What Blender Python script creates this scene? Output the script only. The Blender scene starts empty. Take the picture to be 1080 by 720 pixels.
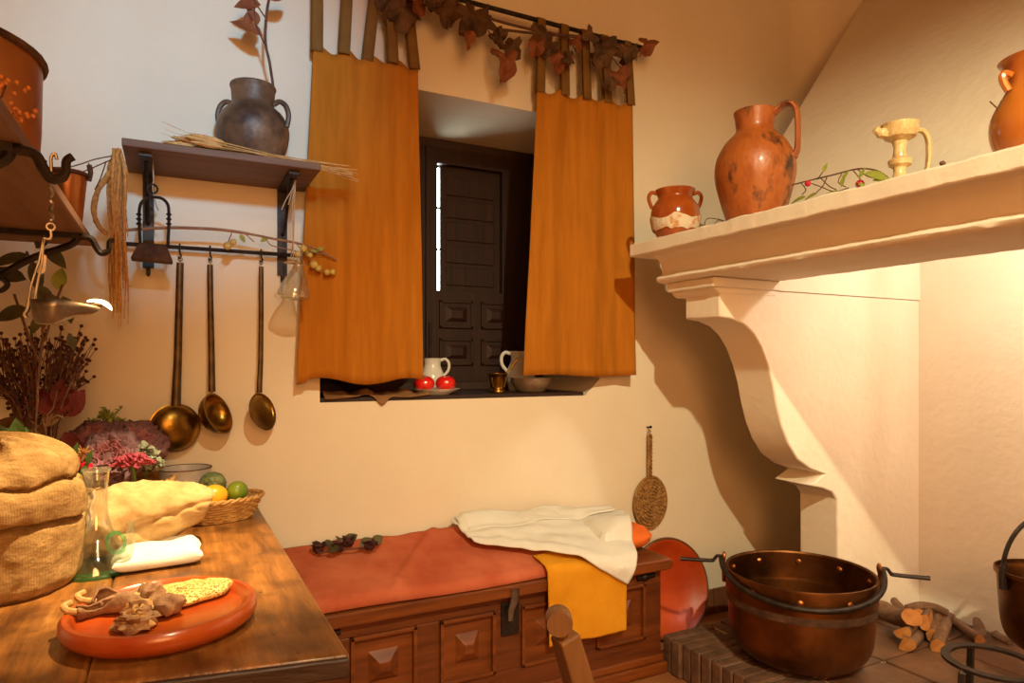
import bpy, math, random
from mathutils import Vector, Matrix, noise, Euler
random.seed(7)
SC = bpy.context.scene
COL = SC.collection
PI = math.pi
# ------------------------------------------------------------------ measuring
# The back wall is the plane y = 0, the camera stands 2.45 m in front of it at 1.22 m.
D, H, F, TH = 2.45, 1.22, 705.0, math.radians(26.9)
CS, SN = math.cos(TH), math.sin(TH)
def ray(u, v):
    a = (u - 540) / F; b = (381 - v) / F
    return (SN + a * CS, CS - a * SN, b)
def at(u, v, yd):                       # point of a photo pixel at distance yd (metres along y)
    r = ray(u, v); t = yd / r[1]
    return Vector((t * r[0], yd - D, H + t * r[2]))
def at_z(u, v, z):
    r = ray(u, v); t = (z - H) / r[2]
    return Vector((t * r[0], t * r[1] - D, z))
def at_x(u, v, x):
    r = ray(u, v); t = x / r[0]
    return Vector((x, t * r[1] - D, H + t * r[2]))
def V(*a): return Vector(a)
def nz(x, y, z=0.0, s=1.0): return noise.noise(Vector((x * s, y * s, z * s)))

# ------------------------------------------------------------------ materials
def srgb(r, g, b):
    f = lambda c: (c / 255 / 12.92) if c / 255 <= .04045 else ((c / 255 + .055) / 1.055) ** 2.4
    return (f(r), f(g), f(b))
def material(name, c1, c2=None, scale=8.0, rough=.6, metal=0.0, bump=.2, bscale=None, stretch=(1, 1, 1),
             detail=6.0, c3=None, spec=.5, bdist=.01, rough2=None, voronoi=False, lo=.35, hi=.65, sss=0.0,
             transl=0.0, coat=0.0):
    m = bpy.data.materials.new(name); m.use_nodes = True
    nt = m.node_tree; n = nt.nodes; L = nt.links
    p = n['Principled BSDF']
    tc = n.new('ShaderNodeTexCoord'); mp = n.new('ShaderNodeMapping'); mp.inputs['Scale'].default_value = stretch
    L.new(tc.outputs['Object'], mp.inputs['Vector'])
    no = n.new('ShaderNodeTexNoise'); no.inputs['Scale'].default_value = scale; no.inputs['Detail'].default_value = detail
    no.inputs['Roughness'].default_value = .62
    L.new(mp.outputs['Vector'], no.inputs['Vector'])
    cr = n.new('ShaderNodeValToRGB'); e = cr.color_ramp.elements
    e[0].position = lo; e[0].color = (*c1, 1); e[1].position = hi; e[1].color = (*(c2 or c1), 1)
    if c3:
        k = e.new(min(.95, hi + .12)); k.color = (*c3, 1)
    L.new(no.outputs['Fac'], cr.inputs['Fac']); L.new(cr.outputs['Color'], p.inputs['Base Color'])
    p.inputs['Roughness'].default_value = rough; p.inputs['Metallic'].default_value = metal
    p.inputs['Specular IOR Level'].default_value = spec
    if coat:
        p.inputs['Coat Weight'].default_value = coat; p.inputs['Coat Roughness'].default_value = .15
    if rough2 is not None:
        mr = n.new('ShaderNodeMapRange'); mr.inputs['To Min'].default_value = rough; mr.inputs['To Max'].default_value = rough2
        L.new(no.outputs['Fac'], mr.inputs['Value']); L.new(mr.outputs['Result'], p.inputs['Roughness'])
    if bump:
        bm = n.new('ShaderNodeBump'); bm.inputs['Strength'].default_value = bump; bm.inputs['Distance'].default_value = bdist
        if voronoi:
            b2 = n.new('ShaderNodeTexVoronoi'); b2.inputs['Scale'].default_value = bscale or scale * 3; o = b2.outputs['Distance']
        else:
            b2 = n.new('ShaderNodeTexNoise'); b2.inputs['Scale'].default_value = bscale or scale * 3
            b2.inputs['Detail'].default_value = 4; o = b2.outputs['Fac']
        L.new(mp.outputs['Vector'], b2.inputs['Vector']); L.new(o, bm.inputs['Height'])
        L.new(bm.outputs['Normal'], p.inputs['Normal'])
    if sss:
        p.inputs['Subsurface Weight'].default_value = sss; p.inputs['Subsurface Radius'].default_value = (.02, .01, .005)
        p.inputs['Subsurface Scale'].default_value = .3
    if transl:
        out = n['Material Output']; tr = n.new('ShaderNodeBsdfTranslucent'); mx = n.new('ShaderNodeMixShader')
        L.new(cr.outputs['Color'], tr.inputs['Color']); mx.inputs[0].default_value = transl
        L.new(p.outputs[0], mx.inputs[1]); L.new(tr.outputs[0], mx.inputs[2]); L.new(mx.outputs[0], out.inputs['Surface'])
    return m
def weave(m, sx, sz, strength=.35, axes=('X', 'Z'), dist=.002):     # adds a cloth weave to a material's bump
    nt = m.node_tree; n = nt.nodes; L = nt.links; p = n['Principled BSDF']
    tc = n.new('ShaderNodeTexCoord'); hs = []
    for ax, s in zip(axes, (sx, sz)):
        w = n.new('ShaderNodeTexWave'); w.bands_direction = ax; w.inputs['Scale'].default_value = s
        w.inputs['Distortion'].default_value = 1.2; w.inputs['Detail'].default_value = 2
        L.new(tc.outputs['Object'], w.inputs['Vector']); hs.append(w.outputs['Fac'])
    mx = n.new('ShaderNodeMath'); mx.operation = 'MULTIPLY'; L.new(hs[0], mx.inputs[0]); L.new(hs[1], mx.inputs[1])
    b = n.new('ShaderNodeBump'); b.inputs['Strength'].default_value = strength; b.inputs['Distance'].default_value = dist
    L.new(mx.outputs[0], b.inputs['Height'])
    if p.inputs['Normal'].links: L.new(p.inputs['Normal'].links[0].from_socket, b.inputs['Normal'])
    L.new(b.outputs['Normal'], p.inputs['Normal'])
    return m
def glass(name, tint, edge, gl=(1, 1, 1), milk=0.0, mc=None):
    m = bpy.data.materials.new(name); m.use_nodes = True
    nt = m.node_tree; n = nt.nodes; L = nt.links; n.remove(n['Principled BSDF'])
    out = n['Material Output']
    lw = n.new('ShaderNodeLayerWeight'); lw.inputs['Blend'].default_value = .35
    cr = n.new('ShaderNodeValToRGB'); cr.color_ramp.elements[0].color = (*tint, 1); cr.color_ramp.elements[1].color = (*edge, 1)
    cr.color_ramp.elements[0].position = .3
    L.new(lw.outputs['Facing'], cr.inputs['Fac'])
    tr = n.new('ShaderNodeBsdfTransparent'); L.new(cr.outputs['Color'], tr.inputs['Color'])
    g = n.new('ShaderNodeBsdfGlossy'); g.inputs['Roughness'].default_value = .07; g.inputs['Color'].default_value = (*gl, 1)
    pw = n.new('ShaderNodeMath'); pw.operation = 'POWER'; pw.inputs[1].default_value = 2.4
    l2 = n.new('ShaderNodeLayerWeight'); l2.inputs['Blend'].default_value = .5; L.new(l2.outputs['Facing'], pw.inputs[0])
    fr = n.new('ShaderNodeMapRange'); fr.inputs['To Min'].default_value = .09; fr.inputs['To Max'].default_value = .75; L.new(pw.outputs[0], fr.inputs['Value'])
    mx = n.new('ShaderNodeMixShader'); L.new(fr.outputs[0], mx.inputs[0]); L.new(tr.outputs[0], mx.inputs[1]); L.new(g.outputs[0], mx.inputs[2])
    if milk:
        df = n.new('ShaderNodeBsdfTranslucent'); df.inputs[0].default_value = (*(mc or edge), 1); m2 = n.new('ShaderNodeMixShader'); m2.inputs[0].default_value = milk
        L.new(mx.outputs[0], m2.inputs[1]); L.new(df.outputs[0], m2.inputs[2]); L.new(m2.outputs[0], out.inputs['Surface']); return m
    L.new(mx.outputs[0], out.inputs['Surface'])
    return m
def emission(name, col, strength):
    m = bpy.data.materials.new(name); m.use_nodes = True
    n = m.node_tree.nodes; n.remove(n['Principled BSDF']); e = n.new('ShaderNodeEmission')
    e.inputs[0].default_value = (*col, 1); e.inputs[1].default_value = strength
    m.node_tree.links.new(e.outputs[0], n['Material Output'].inputs['Surface'])
    return m
def wood(name, c1, c2, axis=0, fine=60, rough=.5, bump=.3, c3=None):
    st = [fine / 6] * 3; st[axis] = .9
    return material(name, c1, c2, scale=3.0, rough=rough, bump=bump, bscale=6, stretch=tuple(st), c3=c3, bdist=.004, lo=.3, hi=.7)

M = {}
M['plaster'] = material('white_plaster', (.80, .68, .52), (.84, .73, .57), scale=2.2, rough=.9, bump=.14, bscale=26, bdist=.012, spec=.2)
M['limewash'] = material('limewash', (.82, .71, .56), (.86, .76, .61), scale=3, rough=.9, bump=.3, bscale=28, bdist=.010, spec=.2)
M['curtain'] = weave(material('ochre_linen', (.46, .155, .013), (.56, .20, .02), scale=5, rough=.9, bump=.1, stretch=(6, 6, .6), spec=.1, transl=.12), 150, 150, .35)
M['curtain_tab'] = material('sheer_ochre_tab', (.26, .13, .035), (.32, .17, .05), scale=9, rough=.9, bump=.1, spec=.1, transl=.35)
M['dark_wood'] = wood('dark_walnut', (.013, .0032, .0014), (.038, .009, .0035), axis=2, rough=.6)
M['black_wood'] = wood('black_brown_wood', (.025, .012, .009), (.06, .026, .016), axis=2, rough=.55)
M['shelf_wood'] = wood('brown_shelf_board', (.12, .055, .03), (.20, .10, .055), axis=0, rough=.65)
M['shelf_wood_y'] = wood('brown_shelf_plank', (.14, .06, .03), (.22, .10, .05), axis=1, rough=.65)
M['table_wood'] = material('oiled_table_wood', (.10, .034, .008), (.30, .115, .022), scale=4.5, rough=.24, rough2=.5, bump=.55, bscale=16, stretch=(3.5, .9, 1), c3=(.40, .18, .045), bdist=.006, lo=.30, hi=.62, detail=9, coat=.15)
M['table_shade'] = wood('shade_dark_wood', (.018, .008, .005), (.06, .025, .012), axis=0, rough=.5, bump=.8)  # table wood darkened to the tone of its shaded front edge
M['chest_wood'] = wood('red_brown_oak', (.095, .021, .004), (.235, .060, .010), axis=0, rough=.38, bump=.3)
M['chest_dark'] = wood('dark_red_oak', (.07, .016, .004), (.18, .045, .009), axis=0, rough=.4, bump=.3)
M['chair_wood'] = wood('chair_wood', (.11, .040, .012), (.20, .080, .024), axis=2, rough=.45, bump=.2)
M['iron'] = material('wrought_iron', (.018, .013, .011), (.05, .034, .026), scale=30, rough=.5, metal=.7, bump=.4, bscale=80, bdist=.003)
M['iron_light'] = material('worn_iron', (.16, .13, .11), (.34, .29, .25), scale=25, rough=.38, metal=.9, bump=.3, bscale=70, bdist=.002)
M['rust'] = material('rusty_iron', (.05, .022, .011), (.13, .06, .028), scale=22, rough=.75, metal=.35, bump=.5, bscale=60, bdist=.004)
M['copper'] = material('old_copper', (.36, .125, .035), (.60, .25, .085), scale=5, rough=.30, metal=1.0, bump=.18, bscale=22, bdist=.006, rough2=.5)
M['copper_dark'] = material('smoked_copper', (.085, .034, .011), (.28, .112, .034), scale=4, rough=.36, metal=1.0, bump=.2, bscale=22, bdist=.006, rough2=.52)
M['brass'] = material('old_brass', (.20, .105, .018), (.38, .22, .045), scale=9, rough=.22, metal=1.0, bump=.25, bscale=42, bdist=.004, rough2=.4)
M['brass_dark'] = material('tarnished_brass', (.05, .028, .012), (.12, .07, .028), scale=14, rough=.45, metal=.8, bump=.2, bscale=60, bdist=.002)
M['terracotta'] = material('orange_terracotta', (.34, .040, .005), (.47, .085, .009), scale=6, rough=.28, bump=.15, coat=.35, c3=(.22, .03, .008), detail=8)
M['red_glaze'] = material('red_orange_glaze', (.46, .045, .006), (.58, .08, .010), scale=4, rough=.42, bump=.12, coat=0)
M['jug_clay'] = material('stained_jug_clay', (.30, .068, .012), (.42, .115, .02), scale=13, rough=.42, bump=.3, c3=(.055, .018, .008), lo=.36, hi=.52, detail=9, coat=.15, stretch=(1, 1, .6))
M['pot_glaze'] = material('honey_glaze', (.30, .055, .008), (.44, .105, .014), scale=8, rough=.15, bump=.1, coat=.7)
M['flake'] = material('flaked_slip', (.72, .60, .44), (.62, .30, .12), scale=28, rough=.75, bump=.4, lo=.55, hi=.62)
M['vase_clay'] = material('orange_vase_clay', (.48, .135, .016), (.56, .18, .025), scale=6, rough=.26, bump=.08, coat=.4)
M['lamp_clay'] = material('yellow_glazed_clay', (.70, .52, .25), (.50, .25, .07), scale=26, rough=.35, bump=.3, lo=.5, hi=.68, coat=.3)
M['dark_clay'] = material('smoked_grey_clay', (.045, .022, .013), (.19, .105, .055), scale=9, rough=.5, bump=.45, c3=(.30, .20, .12), bscale=30, lo=.38, hi=.60, detail=8)
M['white_ceramic'] = material('white_glaze', (.74, .72, .66), (.80, .78, .73), scale=9, rough=.25, bump=.05, coat=.3)
M['grey_ceramic'] = material('grey_white_enamel', (.55, .51, .50), (.62, .58, .56), scale=9, rough=.4, bump=.1)
M['tin'] = material('dull_tin', (.46, .40, .32), (.60, .53, .44), scale=12, rough=.4, metal=.35, bump=.2)
M['tomato'] = material('tomato_red', (.72, .012, .008), (.80, .02, .01), scale=5, rough=.22, bump=.05, coat=.4)
M['green_stem'] = material('green_stem', (.06, .14, .02), (.12, .22, .04), scale=20, rough=.6)
M['burlap'] = weave(material('burlap', (.30, .165, .058), (.48, .285, .11), scale=26, rough=.95, bump=.6, bscale=70, spec=.1, stretch=(1, 1, 2.2), detail=9, bdist=.006), 150, 150, .6, ('X', 'Z'), .003)
M['linen_bright'] = weave(material('cream_sackcloth', (.47, .275, .105), (.64, .42, .19), scale=20, rough=.95, bump=.5, bscale=60, spec=.1, bdist=.005), 150, 150, .5, ('X', 'Z'), .003)
M['white_cloth'] = weave(material('white_linen', (.74, .71, .62), (.80, .77, .68), scale=7, rough=.95, bump=.15, spec=.1), 260, 260, .2, ('X', 'Y'))
M['red_cloth'] = weave(material('faded_red_linen', (.46, .095, .042), (.60, .165, .08), scale=5, rough=.95, bump=.15, spec=.1), 260, 260, .25, ('X', 'Y'))
M['orange_cloth'] = weave(material('orange_red_linen', (.74, .13, .02), (.80, .17, .03), scale=5, rough=.95, bump=.15, spec=.1), 260, 260, .25, ('X', 'Y'))
M['yellow_cloth'] = weave(material('saffron_linen', (.66, .26, .010), (.76, .33, .018), scale=6, rough=.95, bump=.1, spec=.1), 260, 260, .3)
M['brown_cloth'] = weave(material('brown_sill_cloth', (.22, .11, .045), (.30, .16, .07), scale=9, rough=.95, bump=.2, spec=.1), 260, 260, .3, ('X', 'Y'))
M['straw'] = material('golden_straw', (.50, .26, .07), (.68, .40, .14), scale=40, rough=.7, bump=.3)
M['wicker'] = material('golden_wicker', (.46, .22, .055), (.66, .38, .12), scale=40, rough=.55, bump=.3)
M['esparto'] = material('braided_esparto', (.20, .085, .02), (.44, .23, .065), scale=60, rough=.8, bump=.5, bscale=120, bdist=.004)
M['amaranth'] = material('ochre_amaranth', (.38, .18, .045), (.62, .33, .095), scale=90, rough=.95, bump=.8, bscale=160, bdist=.004)
M['twig'] = material('brown_twig', (.085, .035, .018), (.16, .07, .035), scale=30, rough=.8, bump=.4)
M['bark_branch'] = material('reddish_branch', (.24, .11, .05), (.36, .18, .09), scale=30, rough=.7, bump=.3)
M['leaf_brown'] = material('dry_brown_leaf', (.05, .022, .007), (.15, .066, .016), scale=16, rough=.7, bump=.4, bscale=60, transl=.12, c3=(.26, .09, .02))
M['leaf_rust'] = material('dry_rust_leaf', (.20, .050, .016), (.32, .10, .032), scale=20, rough=.7, bump=.3, transl=.2)
M['leaf_red'] = material('dark_red_leaf', (.05, .004, .003), (.095, .008, .004), scale=14, rough=.65, bump=.3, transl=.06, spec=.2)
M['leaf_olive'] = material('dark_olive_leaf', (.045, .042, .012), (.12, .10, .03), scale=14, rough=.55, bump=.2, transl=.15)
M['leaf_green'] = material('yellow_green_leaf', (.20, .26, .03), (.38, .38, .06), scale=20, rough=.5, bump=.2, transl=.2)
M['leaf_dkgreen'] = material('dark_green_leaf', (.03, .075, .012), (.07, .14, .025), scale=20, rough=.5, bump=.2, transl=.15)
M['burgundy'] = material('dried_burgundy_flower', (.030, .007, .007), (.09, .016, .017), scale=40, rough=.9, bump=.4)
M['cabbage_out'] = material('purple_cabbage_leaf', (.13, .060, .075), (.26, .12, .135), scale=16, rough=.65, bump=.4, bscale=50, c3=(.24, .18, .15))
M['cabbage_in'] = material('pink_cabbage_heart', (.26, .075, .10), (.38, .15, .165), scale=16, rough=.6, bump=.3, bscale=50)
M['pink'] = material('pink_cockscomb', (.26, .018, .045), (.42, .07, .10), scale=40, rough=.8, bump=.3)
M['sage'] = material('grey_sage_leaf', (.20, .22, .14), (.32, .34, .24), scale=24, rough=.8, bump=.3)
M['berry'] = material('shiny_red_berry', (.45, .006, .02), (.56, .01, .03), scale=9, rough=.15, bump=.03, coat=.6)
M['orange_berry'] = material('orange_berry', (.55, .15, .012), (.65, .22, .03), scale=9, rough=.3, bump=.05)
M['gall'] = material('yellow_gall', (.52, .34, .07), (.62, .44, .12), scale=30, rough=.4, bump=.15)
M['lemon'] = material('orange_lemon', (.86, .40, .01), (.88, .46, .02), scale=50, rough=.35, bump=.25, bscale=120, bdist=.002)
M['lime'] = material('green_lime', (.30, .36, .02), (.12, .24, .02), scale=6, rough=.35, bump=.2, bscale=120, bdist=.002)
M['artichoke'] = material('artichoke_scale', (.12, .17, .06), (.24, .27, .11), scale=30, rough=.6, bump=.3)
M['mushroom'] = material('dried_mushroom', (.16, .065, .025), (.36, .19, .085), scale=30, rough=.75, bump=.6, bscale=60, bdist=.006)
M['mushroom_tan'] = material('dried_mushroom_flesh', (.34, .17, .05), (.56, .33, .11), scale=30, rough=.75, bump=.6, bscale=60, bdist=.006)
M['honeycomb'] = material('yellow_honeycomb', (.66, .42, .10), (.78, .55, .18), scale=20, rough=.6, bump=1.0, bscale=95, bdist=.008, voronoi=True)
M['baseboard'] = material('brown_glazed_tile', (.13, .045, .018), (.22, .085, .035), scale=9, rough=.3, bump=.2)
M['brick'] = material('worn_brick', (.085, .040, .022), (.18, .088, .046), scale=16, rough=.75, bump=.6, bscale=40, bdist=.006)
M['hearth_tile'] = material('brown_hearth_tile', (.085, .036, .016), (.17, .075, .034), scale=7, rough=.45, bump=.3, bscale=22)
M['grout'] = material('pale_grout', (.42, .33, .24), (.52, .42, .32), scale=30, rough=.9, bump=.3)
M['bark'] = material('log_bark', (.12, .055, .026), (.23, .12, .06), scale=18, rough=.85, bump=.8, bscale=40, bdist=.008, stretch=(1, 1, 1))
M['cut_wood'] = material('split_wood', (.40, .13, .022), (.56, .23, .05), scale=22, rough=.7, bump=.4, bscale=40, bdist=.004)
M['cord'] = material('hemp_cord', (.42, .28, .16), (.54, .38, .24), scale=60, rough=.9, bump=.4)
def table_material():
    m = material('oiled_table_wood', (.09, .030, .007), (.30, .118, .024), scale=7, rough=.26, rough2=.5, bump=.5, bscale=22, stretch=(4.5, .55, 1), c3=(.42, .20, .05), bdist=.005, lo=.28, hi=.62, detail=10, coat=.12)
    nt = m.node_tree; n = nt.nodes; L = nt.links; p = n['Principled BSDF']; tc = n.new('ShaderNodeTexCoord')
    b = n.new('ShaderNodeTexNoise'); b.inputs['Scale'].default_value = 9; b.inputs['Detail'].default_value = 8; L.new(tc.outputs['Object'], b.inputs['Vector'])
    r = n.new('ShaderNodeValToRGB'); r.color_ramp.elements[0].position = .34; r.color_ramp.elements[0].color = (.30, .24, .20, 1); r.color_ramp.elements[1].position = .56; r.color_ramp.elements[1].color = (1.15, 1.1, 1.0, 1)
    L.new(b.outputs['Fac'], r.inputs['Fac']); x = n.new('ShaderNodeMix'); x.data_type = 'RGBA'; x.blend_type = 'MULTIPLY'; x.inputs[0].default_value = .8
    L.new(p.inputs['Base Color'].links[0].from_socket, x.inputs[6]); L.new(r.outputs['Color'], x.inputs[7])
    v = n.new('ShaderNodeTexVoronoi'); v.inputs['Scale'].default_value = 26; L.new(tc.outputs['Object'], v.inputs['Vector'])
    k = n.new('ShaderNodeMapRange'); k.inputs['From Min'].default_value = .05; k.inputs['From Max'].default_value = .13; L.new(v.outputs['Distance'], k.inputs['Value'])
    y = n.new('ShaderNodeMix'); y.data_type = 'RGBA'; L.new(k.outputs['Result'], y.inputs[0]); y.inputs[6].default_value = (.05, .022, .010, 1); L.new(x.outputs[2], y.inputs[7])
    L.new(y.outputs[2], p.inputs['Base Color']); return m
M['table_wood'] = table_material()
def comb_material():
    m = material('yellow_honeycomb', (.60, .36, .08), (.78, .55, .18), scale=20, rough=.55, bump=.5, bscale=60, bdist=.006)
    nt = m.node_tree; n = nt.nodes; L = nt.links; p = n['Principled BSDF']; tc = n.new('ShaderNodeTexCoord')
    v = n.new('ShaderNodeTexVoronoi'); v.inputs['Scale'].default_value = 190; L.new(tc.outputs['Object'], v.inputs['Vector'])
    k = n.new('ShaderNodeMapRange'); k.inputs['From Min'].default_value = .15; k.inputs['From Max'].default_value = .5; L.new(v.outputs['Distance'], k.inputs['Value'])
    y = n.new('ShaderNodeMix'); y.data_type = 'RGBA'; L.new(k.outputs['Result'], y.inputs[0]); y.inputs[6].default_value = (.36, .18, .03, 1); L.new(p.inputs['Base Color'].links[0].from_socket, y.inputs[7]); L.new(y.outputs[2], p.inputs['Base Color'])
    b = n.new('ShaderNodeBump'); b.inputs['Strength'].default_value = .8; b.inputs['Distance'].default_value = .004; L.new(k.outputs['Result'], b.inputs['Height']); L.new(b.outputs['Normal'], p.inputs['Normal']); return m
M['honeycomb'] = comb_material()
M['glass'] = glass('clear_glass', (.985, .99, .975), (.46, .52, .40), (1, 1, 1), .035, (.9, .95, .82))
M['glass_edge'] = glass('thick_clear_glass', (.93, .96, .90), (.22, .28, .18), (1, 1, 1), .14, (.9, .95, .82))
M['glass_green'] = glass('green_glass', (.72, .97, .78), (.08, .66, .26), (1, 1, 1), .18)
M['flame'] = emission('flame', (1, .72, .30), 14.0)
M['daylight'] = emission('daylight_outside', (.86, 1.0, .92), 26.0)
# terracotta floor with grout, a procedural tile pattern
def floor_material():
    m = material('terracotta_floor', (.30, .11, .04), (.42, .17, .06), scale=5, rough=.42, bump=.15)
    nt = m.node_tree; n = nt.nodes; L = nt.links; p = n['Principled BSDF']
    tc = n.new('ShaderNodeTexCoord'); br = n.new('ShaderNodeTexBrick'); br.offset = 0.0
    br.inputs['Scale'].default_value = 1.0; br.inputs['Brick Width'].default_value = .3; br.inputs['Row Height'].default_value = .3
    br.inputs['Mortar Size'].default_value = .006; br.inputs['Mortar'].default_value = (.36, .27, .18, 1)
    L.new(tc.outputs['Object'], br.inputs['Vector'])
    src = p.inputs['Base Color'].links[0].from_socket
    L.new(src, br.inputs['Color1']); L.new(src, br.inputs['Color2']); L.new(br.outputs['Color'], p.inputs['Base Color'])
    return m
M['floor'] = floor_material()

# ------------------------------------------------------------------ mesh builder
class MB:
    def __init__(s): s.v = []; s.f = []
    def add(s, vs, fs):
        o = len(s.v); s.v += [tuple(v) for v in vs]; s.f += [tuple(i + o for i in f) for f in fs]; return s
    def box(s, c, size, rot=None):
        hx, hy, hz = [k / 2 for k in size]; c = Vector(c)
        vs = [Vector((x, y, z)) for x in (-hx, hx) for y in (-hy, hy) for z in (-hz, hz)]
        if rot is not None: vs = [rot @ v for v in vs]
        return s.add([v + c for v in vs], [(0, 1, 3, 2), (4, 6, 7, 5), (0, 4, 5, 1), (2, 3, 7, 6), (0, 2, 6, 4), (1, 5, 7, 3)])
    def bb(s, x0, x1, y0, y1, z0, z1):
        return s.box(((x0 + x1) / 2, (y0 + y1) / 2, (z0 + z1) / 2), (abs(x1 - x0), abs(y1 - y0), abs(z1 - z0)))
    def tube(s, pts, r, n=8, cap=True, closed=False, flat=1.0, ref=None):
        pts = [Vector(p) for p in pts]; k = len(pts)
        rs = r if isinstance(r, (list, tuple)) else [r] * k
        vs = []; fs = []; up = None
        for i in range(k):
            if closed: t = (pts[(i + 1) % k] - pts[i - 1])
            else: t = pts[min(i + 1, k - 1)] - pts[max(i - 1, 0)]
            t = t.normalized() if t.length > 1e-9 else Vector((0, 0, 1))
            if up is None:
                a = Vector(ref) if ref is not None else (Vector((0, 0, 1)) if abs(t.z) < .9 else Vector((1, 0, 0)))
                up = (a - t * a.dot(t)).normalized()
            else:
                up = up - t * up.dot(t)
                up = up.normalized() if up.length > 1e-6 else t.orthogonal().normalized()
            sd = t.cross(up)
            for j in range(n):
                w = 2 * PI * j / n
                vs.append(pts[i] + up * math.cos(w) * rs[i] + sd * math.sin(w) * rs[i] * flat)
        m = k if closed else k - 1
        for i in range(m):
            for j in range(n):
                a = i * n + j; b = i * n + (j + 1) % n; i2 = (i + 1) % k
                fs.append((a, b, i2 * n + (j + 1) % n, i2 * n + j))
        if cap and not closed:
            fs.append(tuple(range(n - 1, -1, -1))); fs.append(tuple((k - 1) * n + j for j in range(n)))
        return s.add(vs, fs)
    def lathe(s, prof, n=32, c=(0, 0, 0), mat=None, sx=1.0, sy=1.0):
        vs = []; fs = []; idx = []
        for (r, z) in prof:
            if r < 1e-5:
                idx.append([len(vs)]); vs.append(Vector((0, 0, z)))
            else:
                idx.append(list(range(len(vs), len(vs) + n)))
                for j in range(n):
                    w = 2 * PI * j / n; vs.append(Vector((r * math.cos(w) * sx, r * math.sin(w) * sy, z)))
        for a, b in zip(idx[:-1], idx[1:]):
            for j in range(n):
                j2 = (j + 1) % n
                if len(a) == 1 and len(b) == 1: continue
                if len(a) == 1: fs.append((a[0], b[j2], b[j]))
                elif len(b) == 1: fs.append((a[j], a[j2], b[0]))
                else: fs.append((a[j], a[j2], b[j2], b[j]))
        if mat is not None: vs = [mat @ v for v in vs]
        c = Vector(c)
        return s.add([v + c for v in vs], fs)
    def ell(s, c, r, n=16, rot=None, lump=0.0, seed=0.0):
        if not isinstance(r, (list, tuple)): r = (r, r, r)
        m = n // 2 + 1; vs = []; fs = []; c = Vector(c)
        for i in range(m + 1):
            p = PI * i / m
            for j in range(n):
                w = 2 * PI * j / n
                d = Vector((math.sin(p) * math.cos(w), math.sin(p) * math.sin(w), -math.cos(p)))
                k = 1 + lump * noise.noise(d * 1.7 + Vector((seed, seed * 2, 0)))
                q = Vector((d.x * r[0], d.y * r[1], d.z * r[2])) * k
                if rot is not None: q = rot @ q
                vs.append(q + c)
        for i in range(m):
            for j in range(n):
                fs.append((i * n + j, i * n + (j + 1) % n, (i + 1) * n + (j + 1) % n, (i + 1) * n + j))
        return s.add(vs, fs)
    def prism(s, poly, y0, y1):                    # polygon in x,z extruded along y
        k = len(poly)
        vs = [(x, y0, z) for x, z in poly] + [(x, y1, z) for x, z in poly]
        fs = [tuple(range(k)), tuple(range(2 * k - 1, k - 1, -1))]
        for i in range(k):
            j = (i + 1) % k; fs.append((i, i + k, j + k, j))
        return s.add(vs, fs)
    def grid(s, fn, nu, nv, closeu=False):
        vs = [fn(i / nu if closeu else i / (nu - 1), j / (nv - 1)) for j in range(nv) for i in range(nu)]
        fs = []
        for j in range(nv - 1):
            for i in range(nu if closeu else nu - 1):
                i2 = (i + 1) % nu; fs.append((j * nu + i, j * nu + i2, (j + 1) * nu + i2, (j + 1) * nu + i))
        return s.add(vs, fs)
    def leaf(s, p, d, n, L, W, curl=.2, fold=.15, k=6):        # simple pointed leaf
        p = Vector(p); d = Vector(d).normalized(); n = Vector(n); n = (n - d * n.dot(d)).normalized(); sd = d.cross(n)
        vs = []; fs = []
        for i in range(k + 1):
            t = i / k; w = W / 2 * (math.sin(PI * t ** .8) ** .9 + .02)
            base = p + d * (L * t) + n * (-curl * L * t * t)
            for j in (-1, 0, 1): vs.append(base + sd * (w * j) + n * (abs(j) * fold * w))
        for i in range(k):
            for j in (0, 1):
                a = i * 3 + j; fs.append((a, a + 1, a + 4, a + 3))
        return s.add(vs, fs)
    def lobed(s, p, d, n, R, curl=.25, seed=0, lobes=5):       # vine leaf with pointed lobes
        p = Vector(p); d = Vector(d).normalized(); n = Vector(n); n = (n - d * n.dot(d)).normalized(); sd = d.cross(n)
        rnd = random.Random(seed); k = lobes * 6; c = p + d * R * .55; rings = 3
        vs = [c]; fs = []
        for q in range(1, rings + 1):
            for i in range(k):
                w = 2 * PI * i / k; x = math.cos(w); y = math.sin(w)
                rr = R * (.60 + .30 * abs(math.cos(w * lobes / 2)) ** .8 + .10 * x + .05 * math.sin(w * 17 + seed)) * q / rings
                if abs(w - PI) < .35: rr *= .75
                h = -curl * R * ((q / rings) ** 2) * (.5 + .9 * math.sin(w * 2 + seed)) + .10 * R * math.sin(w * 5 + seed * 3) * (q / rings)
                vs.append(c + d * (rr * x) + sd * (rr * y * .9) + n * h)
        for i in range(k): fs.append((0, 1 + i, 1 + (i + 1) % k))
        for q in range(rings - 1):
            for i in range(k):
                a = 1 + q * k; b = a + k; fs.append((a + i, b + i, b + (i + 1) % k, a + (i + 1) % k))
        return s.add(vs, fs)
    def build(s, name, mat, parent=None, loc=(0, 0, 0), smooth=True, bevel=0, angle=40, solid=0, sub=0, rot=None, seg=2, label=None):
        me = bpy.data.meshes.new(name); me.from_pydata(s.v, [], s.f); me.update()
        if smooth:
            me.polygons.foreach_set('use_smooth', [True] * len(me.polygons)); me.set_sharp_from_angle(angle=math.radians(angle))
        o = bpy.data.objects.new(name, me); COL.objects.link(o); o.location = loc
        me.materials.append(mat)
        if rot is not None: o.rotation_euler = rot
        if parent is not None: o.parent = parent
        if solid:
            md = o.modifiers.new('thickness', 'SOLIDIFY'); md.thickness = solid; md.offset = 0
        if sub:
            md = o.modifiers.new('smooth', 'SUBSURF'); md.levels = sub; md.render_levels = sub
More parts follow.
